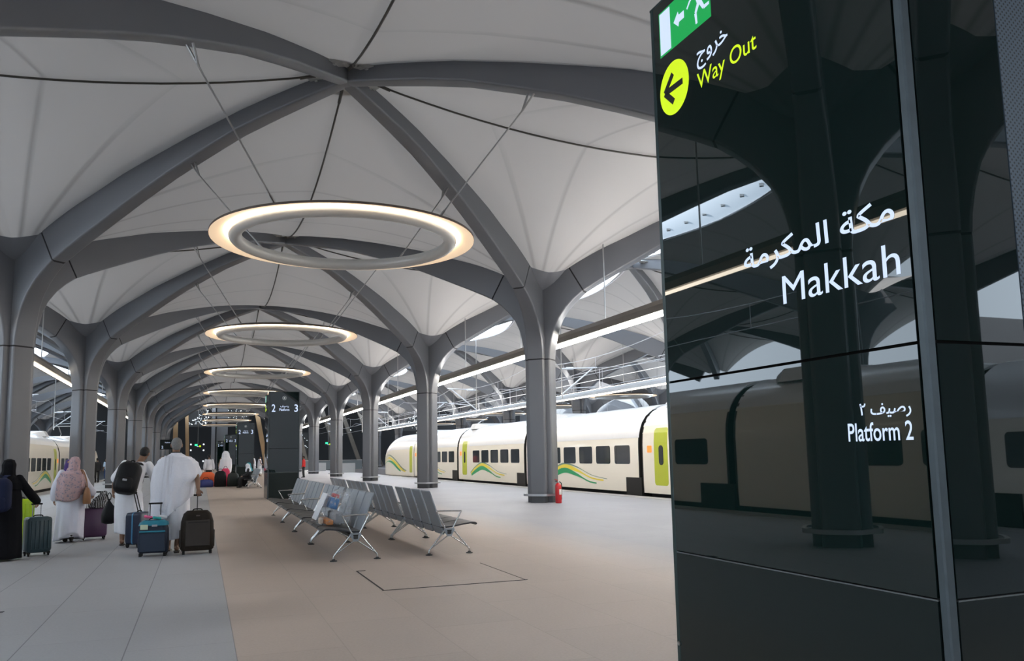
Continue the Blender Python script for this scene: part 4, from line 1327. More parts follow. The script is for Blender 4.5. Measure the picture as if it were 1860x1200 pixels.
def head_geo(g, c, yaw=0.0, pitch=0.0, k=1.0, roll=0.0):
    """head with jaw, nose, brow, ears, lips; faces +y at yaw 0"""
    R = Euler((pitch, roll, yaw)).to_matrix()
    h = G()
    h.ball((0, -.012, .03), (.076, .096, .092), 18, 12)
    h.ball((0, .022, -.035), (.060, .070, .075), 14, 10)
    h.ball((0, .060, -.085), (.030, .026, .026))
    h.tube([(0, .088, .028), (0, .108, -.012), (0, .098, -.022)], [.010, .017, .012], 8)
    h.ball((.030, .078, .038), (.026, .016, .010)); h.ball((-.030, .078, .038), (.026, .016, .010))
    h.ball((.030, .076, .018), (.014, .013, .010)); h.ball((-.030, .076, .018), (.014, .013, .010))
    h.ball((0, .086, -.050), (.024, .012, .007)); h.ball((0, .084, -.060), (.020, .012, .008))
    for s in (-1, 1):
        h.ball((s * .080, -.006, .002), (.012, .022, .034)); h.ball((s * .084, -.012, .018), (.010, .018, .016))
    g.add([Vector(c) + (R @ Vector(v)) * k for v in h.v], h.f)
    return R
def body(J, parent, skin, headrot=(0, 0, 0), handL=None, handR=None, voxel=.010, feet=True):
    g = G()
    for s in ('L', 'R'):
        seg(g, [J['hip' + s], J['knee' + s], J['ank' + s]], [.085, .062, .052, .040])
        a = J['ank' + s]
        f = J.get('toe' + s, a + Vector((0, .17, -.05)))
        hl = a + (a - f).normalized() * .05 + Vector((0, 0, -.045))
        if feet:
            g.tube([hl, a + Vector((0, .02, -.03)), lerp(a, f, .55) + Vector((0, 0, -.012)), f], [.034, .042, .038, .022], 10)
            g.ball(hl, .034); g.ball(f, (.03, .03, .018))
        seg(g, [J['sh' + s], J['el' + s], J['wr' + s]], [.055, .046, .040, .027])
    p, c, n = J['pel'], J['chest'], J['neck']
    rings = []
    for t, rx, ry in ((-.12, .13, .10), (0, .165, .12), (.12, .155, .112)):
        q = p + Vector((0, 0, t)); rings.append([q + Vector((rx * cos(a), ry * sin(a), 0)) for a in [2 * pi * i / 16 for i in range(16)]])
    for q, rx, ry in ((lerp(p, c, .6), .145, .105), (c, .165, .118), (lerp(c, n, .55), .165, .10), (lerp(c, n, .85), .10, .07), (n, .058, .058)):
        rings.append([q + Vector((rx * cos(a), ry * sin(a), 0)) for a in [2 * pi * i / 16 for i in range(16)]])
    g.loft(rings)
    seg(g, [n - Vector((0, 0, .03)), lerp(n, J['head'], .6)], [.06, .052, .052])
    head_geo(g, J['head'], headrot[2], headrot[0], 1.0, headrot[1])
    for s, hd in (('L', handL), ('R', handR)):
        sd = 1
        if hd is None:
            d = (J['wr' + s] - J['el' + s]).normalized()
            hd = (d, (1 if s == 'L' else -1, 0, 0), .45)
            sd = 1 if s == 'L' else -1
        elif len(hd) > 3: sd = hd[3]
        hand(g, J['wr' + s], hd[0], hd[1], hd[2], sd)
    return fused(g, 'body', skin, parent, voxel, 2)
def hair_cap(J, m, parent, rot=(0, 0, 0), low=-.03, k=1.0, voxel=.009, back=True):
    g = G(); h = G()
    h.ball((0, -.018, .038), (.083, .100, .096), 18, 12)
    h.ball((0, -.045, -.01), (.072, .066, .062), 14, 8)
    R = Euler(rot).to_matrix()
    hv = []
    for v in h.v:
        v = Vector(v)
        if v.y > .045 and v.z < .085: v.y = .045 + (v.y - .045) * .15
        hv.append(Vector(J['head']) + R @ v * k)
    g.add(hv, h.f)
    return fused(g, 'hair', m, parent, voxel, 2)
def garment(J, name, m, parent, arms=1.0, hem=.80, r=.018, voxel=.012, wide=0.0, sleeve=.02):
    """shirt: torso and sleeves following the body; arms = share of the arm that is covered"""
    g = G(); p, c, n = J['pel'], J['chest'], J['neck']; rings = []
    lo = Vector((p.x, p.y, hem))
    for q, rx, ry in ((lo, .185 + wide, .145 + wide), (lerp(lo, p, .6), .18 + wide, .14 + wide), (lerp(p, c, .5), .168 + wide * .7, .128 + wide * .6), (c, .185, .14), (lerp(c, n, .5), .185, .118), (lerp(c, n, .82), .125, .09), (lerp(c, n, .97), .068, .068)):
        rings.append([q + Vector(((rx + r - .018) * cos(a), (ry + r - .018) * sin(a), 0)) for a in [2 * pi * i / 20 for i in range(20)]])
    g.loft(rings)
    for s in ('L', 'R'):
        S0, E, Wr = J['sh' + s], J['el' + s], J['wr' + s]
        g.ball(S0, .072)
        if arms <= .5:
            seg(g, [S0, lerp(S0, E, arms * 2)], [.07, .066 + sleeve])
        else:
            seg(g, [S0, E, lerp(E, Wr, arms * 2 - 1)], [.07, .062 + sleeve * .5, .058 + sleeve, .046 + sleeve])
    return fused(g, name, m, parent, voxel, 3)
def trousers(J, m, parent, voxel=.014, r=.0):
    g = G(); p = J['pel']; rings = []
    for t, rx, ry in ((-.13, .15, .115), (0, .175, .13), (.10, .165, .122)):
        q = p + Vector((0, 0, t)); rings.append([q + Vector((rx * cos(a), ry * sin(a), 0)) for a in [2 * pi * i / 16 for i in range(16)]])
    g.loft(rings)
    for s in ('L', 'R'):
        seg(g, [J['hip' + s], J['knee' + s], J['ank' + s] + Vector((0, 0, -.02))], [.10 + r, .078 + r, .072 + r, .065 + r])
    return fused(g, 'trousers', m, parent, voxel, 3)
def shoes(J, m, parent, name='shoe'):
    for s in ('L', 'R'):
        a = J['ank' + s]; f = J.get('toe' + s, a + Vector((0, .17, -.05)))
        hl = a + (a - f).normalized() * .055 + Vector((0, 0, -.045))
        g = G(); g.tube([hl, a + Vector((0, .02, -.04)), lerp(a, f, .55) + Vector((0, 0, -.012)), f], [.042, .050, .046, .032], 12)
        g.ball(hl, .042); g.ball(f, (.036, .036, .026))
        fused(g, name, m, parent, .012, 2)
def sandals(J, m, parent):
    for s in ('L', 'R'):
        a = J['ank' + s]; f = J.get('toe' + s, a + Vector((0, .17, -.05)))
        u = (f - a); ang = atan2(u.y, u.x) - pi / 2
        c = lerp(a, f, .45); c.z = .010
        pts = [(.0, -.13), (.035, -.12), (.042, -.03), (.05, .06), (.04, .125), (0, .145), (-.04, .12), (-.046, .06), (-.038, -.03), (-.035, -.12)]
        g = G().prism([(p[0] * cos(ang) - p[1] * sin(ang) + c.x, p[0] * sin(ang) + p[1] * cos(ang) + c.y) for p in pts], 'z', 0, .02)
        g.obj('sandal', m, parent)
def robe(name, rings, m, parent, nf=9, amp=.02, hem=None, seed=0, n=72, lo=.3, sub=5, voxel=None, smooth=0):
    """cloth tube with folds that deepen downwards; rings from top to bottom (z, cx, cy, rx, ry); hem(theta) shifts the lower edge"""
    rg = random.Random(seed); ph = [rg.uniform(0, 6.28) for _ in range(6)]
    g = G(); out = []
    m_ = len(rings) - 1
    for k in range(m_ * sub + 1):
        u = k / sub; i = min(int(u), m_ - 1); f = u - i; f2 = f * f * (3 - 2 * f)
        z, cx, cy, rx, ry = [lerp(rings[i][q], rings[i + 1][q], f if q == 0 else f2) for q in range(5)]
        v = k / (m_ * sub)
        ring = []
        for j in range(n):
            th = 2 * pi * j / n
            w = amp * (lo + (1 - lo) * v) * (.55 * sin(nf * th + ph[0] + .9 * sin(3 * v + ph[3])) + .35 * sin((nf + 4) * th + ph[1] - 1.6 * v) + .3 * sin((nf // 2) * th + ph[2] + 2 * v))
            dz = (hem(th) if hem else 0) * max(0, (v - .25) / .75) ** 1.3
            ring.append(Vector((cx + (rx + w) * cos(th), cy + (ry + w) * sin(th), z + dz)))
        out.append(ring)
    g.loft(out)
    if voxel: return fused(g, name, m, parent, voxel, smooth)
    return g.obj(name, m, parent, 'all')
def backpack(label, loc, rz, tilt, m, k=1.0, group=None):
    """worn backpack; local origin at the middle of the back panel, bag lies towards -y"""
    t = thing('backpack', label, 'backpack', loc, rz, group)
    t.rotation_euler = (tilt[0], tilt[1], rz); t.scale = (k, k, k)
    g = G(); rings = []
    for y, w, h in ((0, .30, .44), (-.04, .33, .48), (-.11, .33, .47), (-.17, .29, .42), (-.20, .22, .33)):
        rings.append([Vector((a * (1.0 - .10 * max(0, b / h)), y - .02 * (b < 0), b)) for a, b in rrect(w, h, min(w, h) * .33, 5)])
    g.loft(rings); g.obj('bag', m, t, 60)
    g = G(); rings = []
    for y, w, h in ((-.17, .24, .20), (-.215, .23, .19), (-.235, .18, .14)):
        rings.append([Vector((a, y, b - .11)) for a, b in rrect(w, h, .05, 4)])
    g.loft(rings); g.obj('front_pocket', m, t, 60)
    for sx in (-1, 1):
        pts = smooth_path([(sx * .05, -.04, .23), (sx * .075, .02, .27), (sx * .11, .12, .245), (sx * .13, .20, .14), (sx * .135, .20, 0), (sx * .135, .08, -.13), (sx * .13, -.01, -.19)], 4)
        g = G()
        for i in range(len(pts) - 1):
            pass
        rr = []
        for i, p in enumerate(pts):
            d = (pts[min(i + 1, len(pts) - 1)] - pts[max(i - 1, 0)]).normalized(); a = Vector((1, 0, 0)); b = d.cross(a).normalized()
            rr.append([p + a * .028 + b * .007, p - a * .028 + b * .007, p - a * .028 - b * .007, p + a * .028 - b * .007])
        g.loft(rr); g.obj('strap', m, t, 60)
    G().tube(smooth_path([(-.035, -.03, .235), (-.02, -.035, .27), (.02, -.035, .27), (.035, -.03, .235)], 4), .009, 6).obj('grab_loop', m, t)
    b = G().box((0, -.237, -.06), (.06, .006, .03), bev=.004).obj('badge', mat('grey_badge', (.35, .36, .38), .4, .4), t)
    return t
def suitcase(label, loc, rz, w, d, h, m, handle=.38, soft=False, ribs=True, tilt=0.0, wheels=4, accent=None, group=None, name='suitcase', grip_w=None, single=False):
    """trolley case standing on its wheels; broad face towards -y; telescopic handle at the +y side"""
    t = thing(name, label, 'suitcase', loc, rz, group)
    t.rotation_euler = (tilt, 0, rz)
    z0 = .055
    g = G(); rings = []
    if soft:
        for z, sx, sy in ((z0, .90, .85), (z0 + .03, 1.0, 1.0), (z0 + .35 * h, 1.0, 1.05), (z0 + .72 * h, .96, 1.0), (z0 + .92 * h, .82, .86), (z0 + h, .62, .6)):
            rings.append([Vector((a, b, z)) for a, b in rrect(w * sx, d * sy, min(w, d) * .28, 5)])
        g.loft(rings); g.obj('shell', m, t, 50)
    else:
        r = .06
        for y in (-d / 2, -d / 2 + .02, d / 2 - .02, d / 2):
            ins = .02 if abs(y) > d / 2 - .01 else 0
            rings.append([Vector((a, y, b + z0 + h / 2)) for a, b in rrect(w - ins * 2, h - ins * 2, r, 5)])
        g.loft(rings); g.obj('shell', m, t, 50)
        if ribs:
            for k in range(5):
                x = (k - 2) * w * .17
                for s in (-1, 1):
                    G().box((x, s * (d / 2 + .002), z0 + h / 2), (w * .055, .014, h * .80), bev=.005).obj('rib', m, t)
        G().loft([[Vector((a, y, b + z0 + h / 2)) for a, b in rrect(w + .006, h + .006, .062, 5)] for y in (-.012, .012)]).obj('zip_band', accent or M_BLACK, t, 50)
    xs = (w * .40, -w * .40)
    for x in xs:
        for y in ((d * .36, -d * .36) if wheels == 4 else (d * .30,)):
            a = G().box((x, y, z0 - .004), (.045, .045, .03)).obj('caster', M_BLACK, t)
            o = G().lathe([(.003, -.011), (.026, -.011), (.028, -.008), (.028, .008), (.026, .011), (.003, .011)], n=14).obj('wheel', M_BLACK, a)
            o.rotation_euler = (0, pi / 2, 0); o.location = (x, y, .028)
    if wheels == 2:
        for x in xs: G().box((x, -d * .3, .028), (.04, .03, .056)).obj('foot', M_BLACK, t)
    if handle:
        hw = grip_w or w * .28
        g = G()
        for x in ((-hw, hw) if not single else (0,)):
            g.tube([(x, d * .34, z0 + h - .03), (x, d * .34, z0 + h + handle)], .008, 8)
        g.obj('handle_tube', M_CHROME if not soft else mat('dark_handle_tube', (.06, .06, .06), .4, .6), t)
        G().tube([(-hw - .02, d * .34, z0 + h + handle), (hw + .02, d * .34, z0 + h + handle)] if not single else [(-.06, d * .34, z0 + h + handle), (.06, d * .34, z0 + h + handle)], .014, 8).obj('grip', M_BLACK, t)
    G().tube(smooth_path([(-.07, 0, z0 + h - .005), (-.05, 0, z0 + h + .022), (.05, 0, z0 + h + .022), (.07, 0, z0 + h - .005)], 3), .010, 6).obj('carry_handle', M_BLACK, t)
    return t

# ------------------------------------------------------------------ old man in white wraps
def old_man():
    x, y, k = -.38, 14.74, 1.035
    t = thing('person', 'person with grey hair in white wrap and shawl, pulling the dark brown suitcase', 'person', (x, y, 0), 0); t.scale = (k, k, k)
    J = joints(shL=(-.19, 0, 1.44), shR=(.19, 0, 1.44), elR=(.31, -.09, 1.17), wrR=(.338, -.22, .966), elL=(-.24, .06, 1.16), wrL=(-.20, .20, .96),
               kneeR=(.09, -.01, .50), ankR=(.045, -.09, .10), kneeL=(-.09, .12, .52), ankL=(-.09, .22, .085), head=(.0, .03, 1.655), neck=(0, 0, 1.50))
    body(J, t, M_SKIN, (0, 0, .05), handR=((.12, -.15, -1), (0, -1, .1), .95, -1))
    hair_cap(J, M_HAIRG, t, (0, 0, .05))
    robe('wrap_skirt', [(1.05, 0, 0, .19, .15), (.90, 0, 0, .215, .175), (.62, .005, .01, .215, .19), (.38, .01, .02, .20, .20), (.20, .012, .03, .185, .20)], M_IHRAM, t, 7, .016, lambda th: .03 * cos(th + .4), 3)
    # shawl: neck to hips, long on the left, lifted on the right, with a diagonal hem
    hem = lambda th: .17 * cos(th) + (.06 if sin(th) < 0 else -.02) * sin(th) - .10 * max(0, cos(th - radians(235))) ** 6
    g = G()
    robe('shawl', [(1.545, 0, -.012, .072, .080), (1.50, 0, -.012, .13, .105), (1.47, 0, -.015, .225, .135), (1.42, 0, -.015, .268, .150), (1.34, .0, -.02, .32, .185), (1.15, .012, -.035, .358, .225), (.95, -.035, -.03, .30, .215), (.80, -.045, -.035, .305, .215), (.70, -.05, -.03, .295, .205)], M_IHRAM2, t, 8, .026, hem, 11, lo=.25)
    # loose end thrown over the left shoulder, hanging down the back
    g = G(); rows = []
    for i in range(15):
        v = i / 14; z = lerp(1.50, .66, v); yy = -.150 - .06 * sin(v * 2.6) - .035 * v
        w0, w1 = lerp(-.17, -.22, v), lerp(-.015, .02, v)
        rows.append([Vector((lerp(w0, w1, a / 10), yy - .03 * sin(a / 10 * pi) - .012 * sin(a * 1.9 + v * 3) - (.03 * (1 - v) ** 2 * -1), z - .03 * sin(a * .7) * v)) for a in range(11)])
    rows2 = [[p + Vector((0, .03, 0)) for p in r] for r in rows]
    vs = [p for r in rows for p in r] + [p for r in rows2 for p in r]; fs = []; n = 11; m_ = 15
    for o in (0, n * m_):
        for i in range(m_ - 1):
            for j in range(n - 1):
                q = o + i * n + j; fs.append((q, q + 1, q + n + 1, q + n) if o else (q, q + n, q + n + 1, q + 1))
    edge = [i for i in range(n)] + [n * i + n - 1 for i in range(1, m_)] + [n * (m_ - 1) + j for j in range(n - 2, -1, -1)] + [n * i for i in range(m_ - 2, 0, -1)]
    for a, b in zip(edge, edge[1:] + edge[:1]): fs.append((a, b, b + n * m_, a + n * m_))
    g.add(vs, fs); g.obj('shawl_end', M_IHRAM2, t, 'all')
    sandals(J, M_SANDAL, t)
    robe('neck_cord', [(1.56, 0, -.005, .066, .068), (1.545, 0, -.008, .074, .078)], M_BLACK, t, 3, 0.0)
    return t
old_man()
suitcase('dark brown soft suitcase pulled by the old man in white', (-.03, 14.37, 0), radians(4), .50, .28, .62, mat('dark_brown_nylon', (.020, .014, .010), .65, var=.25, scale=10, spec=.2), .24, soft=True, wheels=2, single=True)

# details on the brown case
def on_case(name, m, boxes, parent):
    g = G()
    for c, d in boxes: g.box(c, d, bev=.006)
    return g.obj(name, m, parent)
bc = [o for o in C.objects if o.get('label', '').startswith('dark brown soft')][0]
M_BR2 = mat('brown_pocket', (.030, .022, .017), .6, var=.2, scale=10)
on_case('front_pocket', M_BR2, [((0, -.150, .33), (.36, .03, .40))], bc)
on_case('pocket_zip', M_BLACK, [((0, -.168, .50), (.30, .006, .012))], bc)
on_case('side_pocket', M_BR2, [((-.245, 0, .24), (.03, .18, .26))], bc)
on_case('side_pocket', M_BR2, [((.245, 0, .24), (.03, .18, .26))], bc)
on_case('maker_tag', mat('case_tag', (.12, .10, .09), .4, .4), [((0, -.140, .60), (.06, .01, .018))], bc)

# ------------------------------------------------------------------ man with the black backpack
def pack_man():
    x, y, k = -1.22, 16.45, 1.0
    t = thing('person', 'person in white shirt and white wrap bending forward under a black backpack', 'person', (x, y, 0), 0); t.scale = (k, k, k)
    J = joints(pel=(.02, 0, .95), chest=(.10, .10, 1.27), neck=(.17, .19, 1.47), head=(.245, .27, 1.60), shL=(-.06, .10, 1.43), shR=(.33, .16, 1.40),
               elL=(-.20, .08, 1.16), wrL=(-.235, .10, .93), elR=(.46, .04, 1.15), wrR=(.47, -.05, .93),
               hipL=(-.07, 0, .93), hipR=(.11, 0, .93), kneeL=(-.06, .03, .50), ankL=(-.055, -.06, .10), toeL=(-.06, .11, .035), kneeR=(.13, .12, .50), ankR=(.14, .12, .085))
    rot = (-.55, .12, -.30)
    body(J, t, M_SKIN, rot, handL=((0, 0, -1), (1, 0, 0), 1.0, 1), handR=((0, -.3, -1), (-1, 0, 0), 1.0, -1))
    hair_cap(J, M_HAIRB, t, rot)
    garment(J, 'shirt', M_IHRAM, t, .46, .88, voxel=.012, wide=.03, sleeve=.035)
    robe('wrap_skirt', [(1.02, .03, 0, .18, .145), (.88, .03, 0, .225, .18), (.60, .035, .02, .235, .20), (.38, .035, .02, .225, .20), (.22, .03, .02, .215, .195)], M_IHRAM, t, 8, .018, lambda th: .03 * cos(th - 2.2), 5)
    sandals(J, M_SANDAL, t)
    return t
pack_man()
backpack('black backpack on the back of the bending person in white', (-1.22 + .02, 16.45 - .085, 1.155), radians(-8), (-.26, .17), M_BAGBLK, 1.22)
# black carry bag in his left hand
t = thing('carry_bag', 'black cloth bag hanging from the left hand of the person with the black backpack', 'bag', (-1.51, 16.50, .38), .4)
g = G(); rings = []
for z, w, d in ((.0, .12, .07), (.03, .25, .15), (.14, .30, .17), (.25, .23, .14), (.33, .12, .08), (.40, .045, .03), (.44, .03, .02)):
    rings.append([Vector((a + .03 * sin(z * 9) * cos(z * 3), b, z)) for a, b in rrect(w, d, min(w, d) * .4, 5)])
g.loft(rings); g.obj('sack', M_BAGBLK, t, 60)
G().tube(smooth_path([(-.02, 0, .42), (-.03, 0, .50), (0, 0, .545), (.03, 0, .50), (.02, 0, .42)], 4), .008, 6).obj('handle', M_BAGBLK, t)
# navy suitcase on his right, leaning, with light blue zip stripe
M_CASEN = mat('navy_case', (.008, .016, .045), .5, var=.2, scale=9)
M_CASES = mat('blue_stripe', (.05, .20, .36), .5)
t = suitcase('navy suitcase with light blue stripe between the two persons in white', (-.98, 15.98, 0), radians(62), .42, .27, .54, M_CASEN, .0, soft=False, ribs=False, accent=M_CASES)
G().tube([(.04, .0, .60), (.26, .24, .95)], .009, 6).obj('handle_tube', M_BLACK, t)
G().tube([(-.04, .0, .60), (.18, .24, .95)], .009, 6).obj('handle_tube', M_BLACK, t)
G().tube([(.12, .24, .95), (.30, .24, .95)], .014, 8).obj('grip', M_BLACK, t)
# teal and navy cabin case in front of the old man
t = suitcase('navy and teal cabin case with luggage tags in front of the old man', (-.665, 14.36, 0), radians(-6), .44, .27, .50, mat('deep_navy_nylon', (.006, .014, .035), .6, var=.25, scale=10), .25, soft=True, wheels=2, grip_w=.08)
M_TEAL = mat('teal_trim', (.02, .20, .28), .6, var=.15, scale=9)
g = G(); g.loft([[Vector((a, b, z)) for a, b in rrect(w, d, .07, 5)] for z, w, d in ((.475, .43, .285), (.52, .40, .265), (.553, .30, .19))]); g.obj('lid', M_TEAL, t, 50)
on_case('trim_band', M_TEAL, [((0, -.148, .385), (.38, .014, .028))], t)
on_case('front_pocket', mat('navy_pocket', (.010, .022, .045), .6), [((0, -.150, .22), (.37, .03, .28))], t)
on_case('luggage_tag', mat('pale_tag', (.55, .62, .45), .6), [((-.12, -.150, .455), (.11, .006, .075))], t)
on_case('logo_patch', mat('grey_patch', (.35, .35, .38), .6), [((.03, -.150, .475), (.08, .006, .03))], t)
for c, col, nm in (((.05, -.06, .585), (.02, .35, .34), 'teal_tag'), ((-.09, .02, .60), (.75, .12, .28), 'pink_tag'), ((.12, .02, .60), (.75, .76, .78), 'white_tag')):
    G().box(c, (.13, .05, .035), (.3, .2, .3), .01).obj('ribbon_tag', mat(nm, col, .6), t)

# ------------------------------------------------------------------ woman with the floral scarf
def floral_woman():
    x, y, k = -2.27, 17.62, .90
    t = thing('person', 'person in a pink and grey patterned headscarf and long pale dress', 'person', (x, y, 0), .05); t.scale = (k, k, k)
    J = joints(elL=(-.27, -.03, 1.16), wrL=(-.30, .02, .90), elR=(.29, .08, 1.15), wrR=(.385, .36, .98), head=(.05, .05, 1.62), neck=(.02, .01, 1.48),
               kneeR=(.08, .05, .48), ankR=(.05, -.16, .16), toeR=(.05, -.07, .035), kneeL=(-.08, .12, .5), ankL=(-.08, .10, .085))
    body(J, t, M_SKIN2, (0, 0, -.1), handR=((.3, .1, -1), (-1, 0, 0), .9, -1))
    garment(J, 'dress_top', M_DRESS, t, .97, .90, voxel=.013, wide=.02, sleeve=.035)
    robe('dress', [(1.25, 0, 0, .19, .14), (.95, 0, 0, .245, .19), (.60, 0, 0, .26, .225), (.25, -.01, -.01, .27, .25), (.04, -.02, -.02, .275, .26)], M_DRESS, t, 7, .028, lambda th: .16 * max(0, cos(th - radians(290))) ** 3, 8)
    g = G()
    robe('headscarf', [(1.760, .05, .03, .03, .03), (1.735, .05, .03, .075, .085), (1.66, .05, .02, .105, .125), (1.56, .045, .005, .105, .125), (1.49, .03, -.01, .125, .125), (1.43, .01, -.02, .225, .165), (1.30, 0, -.03, .275, .195), (1.10, -.01, -.045, .275, .205), (.93, -.02, -.05, .245, .195)], M_FLORAL, t, 6, .018, lambda th: -.10 * max(0, cos(th - radians(285))) ** 2 + .06 * cos(th) , 21)
    shoes(J, mat('dark_shoe', (.02, .018, .018), .6), t)
    return t
floral_woman()
# hidden companion in a purple scarf walking just ahead of her
def purple_woman():
    t = thing('person', 'person in a purple scarf mostly hidden behind the patterned headscarf', 'person', (-2.56, 19.5, 0), 0); t.scale = (.875, .875, .875)
    J = joints()
    body(J, t, M_SKIN2, voxel=.014)
    robe('dress', [(1.45, 0, 0, .17, .12), (1.2, 0, 0, .21, .15), (.6, 0, 0, .22, .2), (.05, 0, 0, .24, .22)], mat('plum_dress', (.05, .04, .09), .8), t, 7, .02, None, 2)
    robe('headscarf', [(1.76, 0, .02, .03, .03), (1.73, 0, .02, .08, .09), (1.62, 0, .01, .105, .12), (1.48, 0, 0, .12, .12), (1.36, 0, -.02, .22, .16), (1.22, 0, -.03, .23, .17)], mat('purple_scarf', (.06, .03, .16), .8), t, 6, .012, None, 4)
    shoes(J, MATS['dark_shoe'], t)
purple_woman()
# brown handbag on her right shoulder
t = thing('handbag', 'tan brown handbag hanging at the right hip of the person in the patterned scarf', 'handbag', (-1.985, 17.50, .70), .15)
M_TAN = mat('tan_leather', (.26, .12, .055), .45, var=.15, scale=8)
g = G(); rings = []
for z, w, d in ((.0, .11, .22), (.02, .13, .26), (.14, .13, .27), (.25, .09, .24), (.30, .05, .20)):
    rings.append([Vector((a, b, z)) for a, b in rrect(w, d, min(w, d) * .35, 5)])
g.loft(rings); g.obj('bag', M_TAN, t, 60)
G().tube(smooth_path([(0, -.09, .28), (-.02, -.07, .45), (-.07, -.03, .60), (-.11, .02, .63), (-.08, .07, .55), (-.01, .09, .28)], 5), .011, 6).obj('strap', M_TAN, t, 60)
# purple suitcase with a crumpled carrier bag on top
t = suitcase('dark purple suitcase with a crumpled black and white bag on top', (-1.90, 17.95, 0), radians(12), .44, .28, .54, mat('aubergine_shell', (.055, .020, .062), .4, var=.12, scale=5), .30, ribs=False, accent=mat('dark_grey_shell', (.05, .05, .055), .45))
def crumpled():
    m = bpy.data.materials.new('striped_carrier'); m.use_nodes = True
    nt = m.node_tree; N = nt.nodes; L = nt.links; b = N['Principled BSDF']; b.inputs['Roughness'].default_value = .4
    tc = N.new('ShaderNodeTexCoord'); w = N.new('ShaderNodeTexWave'); w.inputs['Scale'].default_value = 9; w.inputs['Distortion'].default_value = 9; w.inputs['Detail'].default_value = 3
    L.new(tc.outputs['Object'], w.inputs['Vector']); r = N.new('ShaderNodeValToRGB'); L.new(w.outputs['Fac'], r.inputs['Fac'])
    r.color_ramp.elements[0].position = .62; r.color_ramp.elements[0].color = (.012, .012, .013, 1)
    r.color_ramp.elements[1].position = .85; r.color_ramp.elements[1].color = (.33, .34, .35, 1)
    L.new(r.outputs['Color'], b.inputs['Base Color'])
    t = thing('carrier_bag', 'crumpled black and white carrier bag lying on the purple suitcase', 'bag', (-1.84, 17.93, .600), .3)
    rg = random.Random(5); g = G(); rings = []
    for z, k in ((0, .8), (.03, 1.0), (.09, 1.02), (.15, .9), (.20, .66), (.235, .4), (.25, .12)):
        rings.append([Vector(((.17 * k + rg.uniform(-.016, .016)) * cos(q) + z * .18, (.13 * k + rg.uniform(-.014, .014)) * sin(q), z + (rg.uniform(-.018, .018) + .035 * cos(q) * (z > .1) if 0 < z < .25 else 0))) for q in [2 * pi * i / 22 for i in range(22)]])
    g.loft(rings); g.obj('sack', m, t)
    for s in (-1, 1):
        g = G(); g.tube(smooth_path([(.02, s * .04, .22), (.08 + s * .03, s * .05, .29), (.14, s * .03, .30), (.16, s * .03, .21)], 4), [.014] * 13, 6); g.obj('handle', m, t)
crumpled()

# ------------------------------------------------------------------ woman in black with the navy backpack
def abaya_woman():
    x, y, k = -2.80, 14.86, .875
    t = thing('person', 'person in a black robe and headscarf at the left edge, pulling the dark teal suitcase', 'person', (x, y, 0), 0); t.scale = (k, k, k)
    J = joints(elR=(.33, .10, 1.17), wrR=(.415, .42, .99), head=(.02, .02, 1.63), elL=(-.26, .03, 1.15), ankL=(-.16, -.13, .10), toeL=(-.17, .02, .035), kneeL=(-.12, .04, .5))
    body(J, t, M_SKIN2, (0, 0, 0), handR=((.15, .25, -1), (-1, 0, 0), .9, -1))
    garment(J, 'robe_top', M_ABAYA, t, .98, .90, voxel=.013, wide=.05, sleeve=.025)
    robe('robe', [(1.35, 0, 0, .20, .15), (1.05, 0, 0, .25, .20), (.70, 0, 0, .265, .23), (.35, 0, 0, .275, .245), (.04, -.01, 0, .285, .26)], M_ABAYA, t, 7, .022, None, 12)
    robe('headscarf', [(1.765, .02, .0, .03, .03), (1.74, .02, .0, .082, .09), (1.66, .02, -.005, .110, .125), (1.56, .02, -.01, .105, .12), (1.49, .01, -.01, .12, .12), (1.42, 0, -.015, .21, .155), (1.32, 0, -.02, .235, .17), (1.22, 0, -.025, .24, .18)], M_ABAYA, t, 6, .012, None, 14)
    shoes(J, mat('grey_shoe', (.30, .29, .28), .6), t)
    return t
abaya_woman()
backpack('navy blue backpack worn by the person in the black robe', (-2.86, 14.70, 1.00), 0, (0, 0), M_NAVY, 1.08)
suitcase('dark teal hard suitcase with wheels at the far left', (-2.44, 15.40, 0), radians(25), .36, .26, .56, mat('dark_teal_shell', (.022, .050, .062), .35, var=.2, scale=8), .20, accent=mat('slate_band', (.10, .12, .13), .4), grip_w=.06)
suitcase('bright lime green suitcase behind the person in the black robe', (-2.94, 16.75, 0), radians(15), .42, .28, .80, mat('lime_shell', (.42, .62, .01), .35), .16, ribs=True, accent=mat('dark_zip', (.05, .06, .03), .5))

# ------------------------------------------------------------------ distant people
def standing(label, x, y, rz, k, shirt, trous, skin=M_SKIN, hair=M_HAIRB, arms=.95, pose=None, hem=.86, voxel=.02):
    t = thing('person', label, 'person', (x, y, 0), rz); t.scale = (k, k, k)
    J = joints(**(pose or {}))
    body(J, t, skin, voxel=voxel * .7)
    if hair: hair_cap(J, hair, t, voxel=voxel * .7)
    garment(J, 'shirt', shirt, t, arms, hem, voxel=voxel)
    trousers(J, trous, t, voxel=voxel)
    shoes(J, MATS['dark_shoe'], t)
    return t
M_JEANS = mat('blue_jeans', (.03, .06, .16), .8, var=.1)
M_SKYB = mat('pale_blue_shirt', (.42, .55, .72), .8)
M_COAT = mat('charcoal_clothes', (.016, .016, .018), .8)
standing('person in dark clothes standing by the left train', -6.95, 66.5, .4, 1.0, M_COAT, M_COAT)
standing('person in pale blue shirt and jeans beside the left train', -6.75, 70.5, .9, .98, M_SKYB, M_JEANS, arms=.45, pose=dict(ankL=(-.12, -.14, .085), ankR=(.1, .12, .085)))
standing('person in white shirt walking toward the dark concourse', .46, 53.0, 0, 1.02, M_IHRAM, M_COAT, pose=dict(ankR=(.1, -.05, .085)))
standing('person in red top near the fourth right column', 7.35, 65.2, 1.2, .93, mat('red_shirt', (.55, .02, .02), .8), M_COAT)
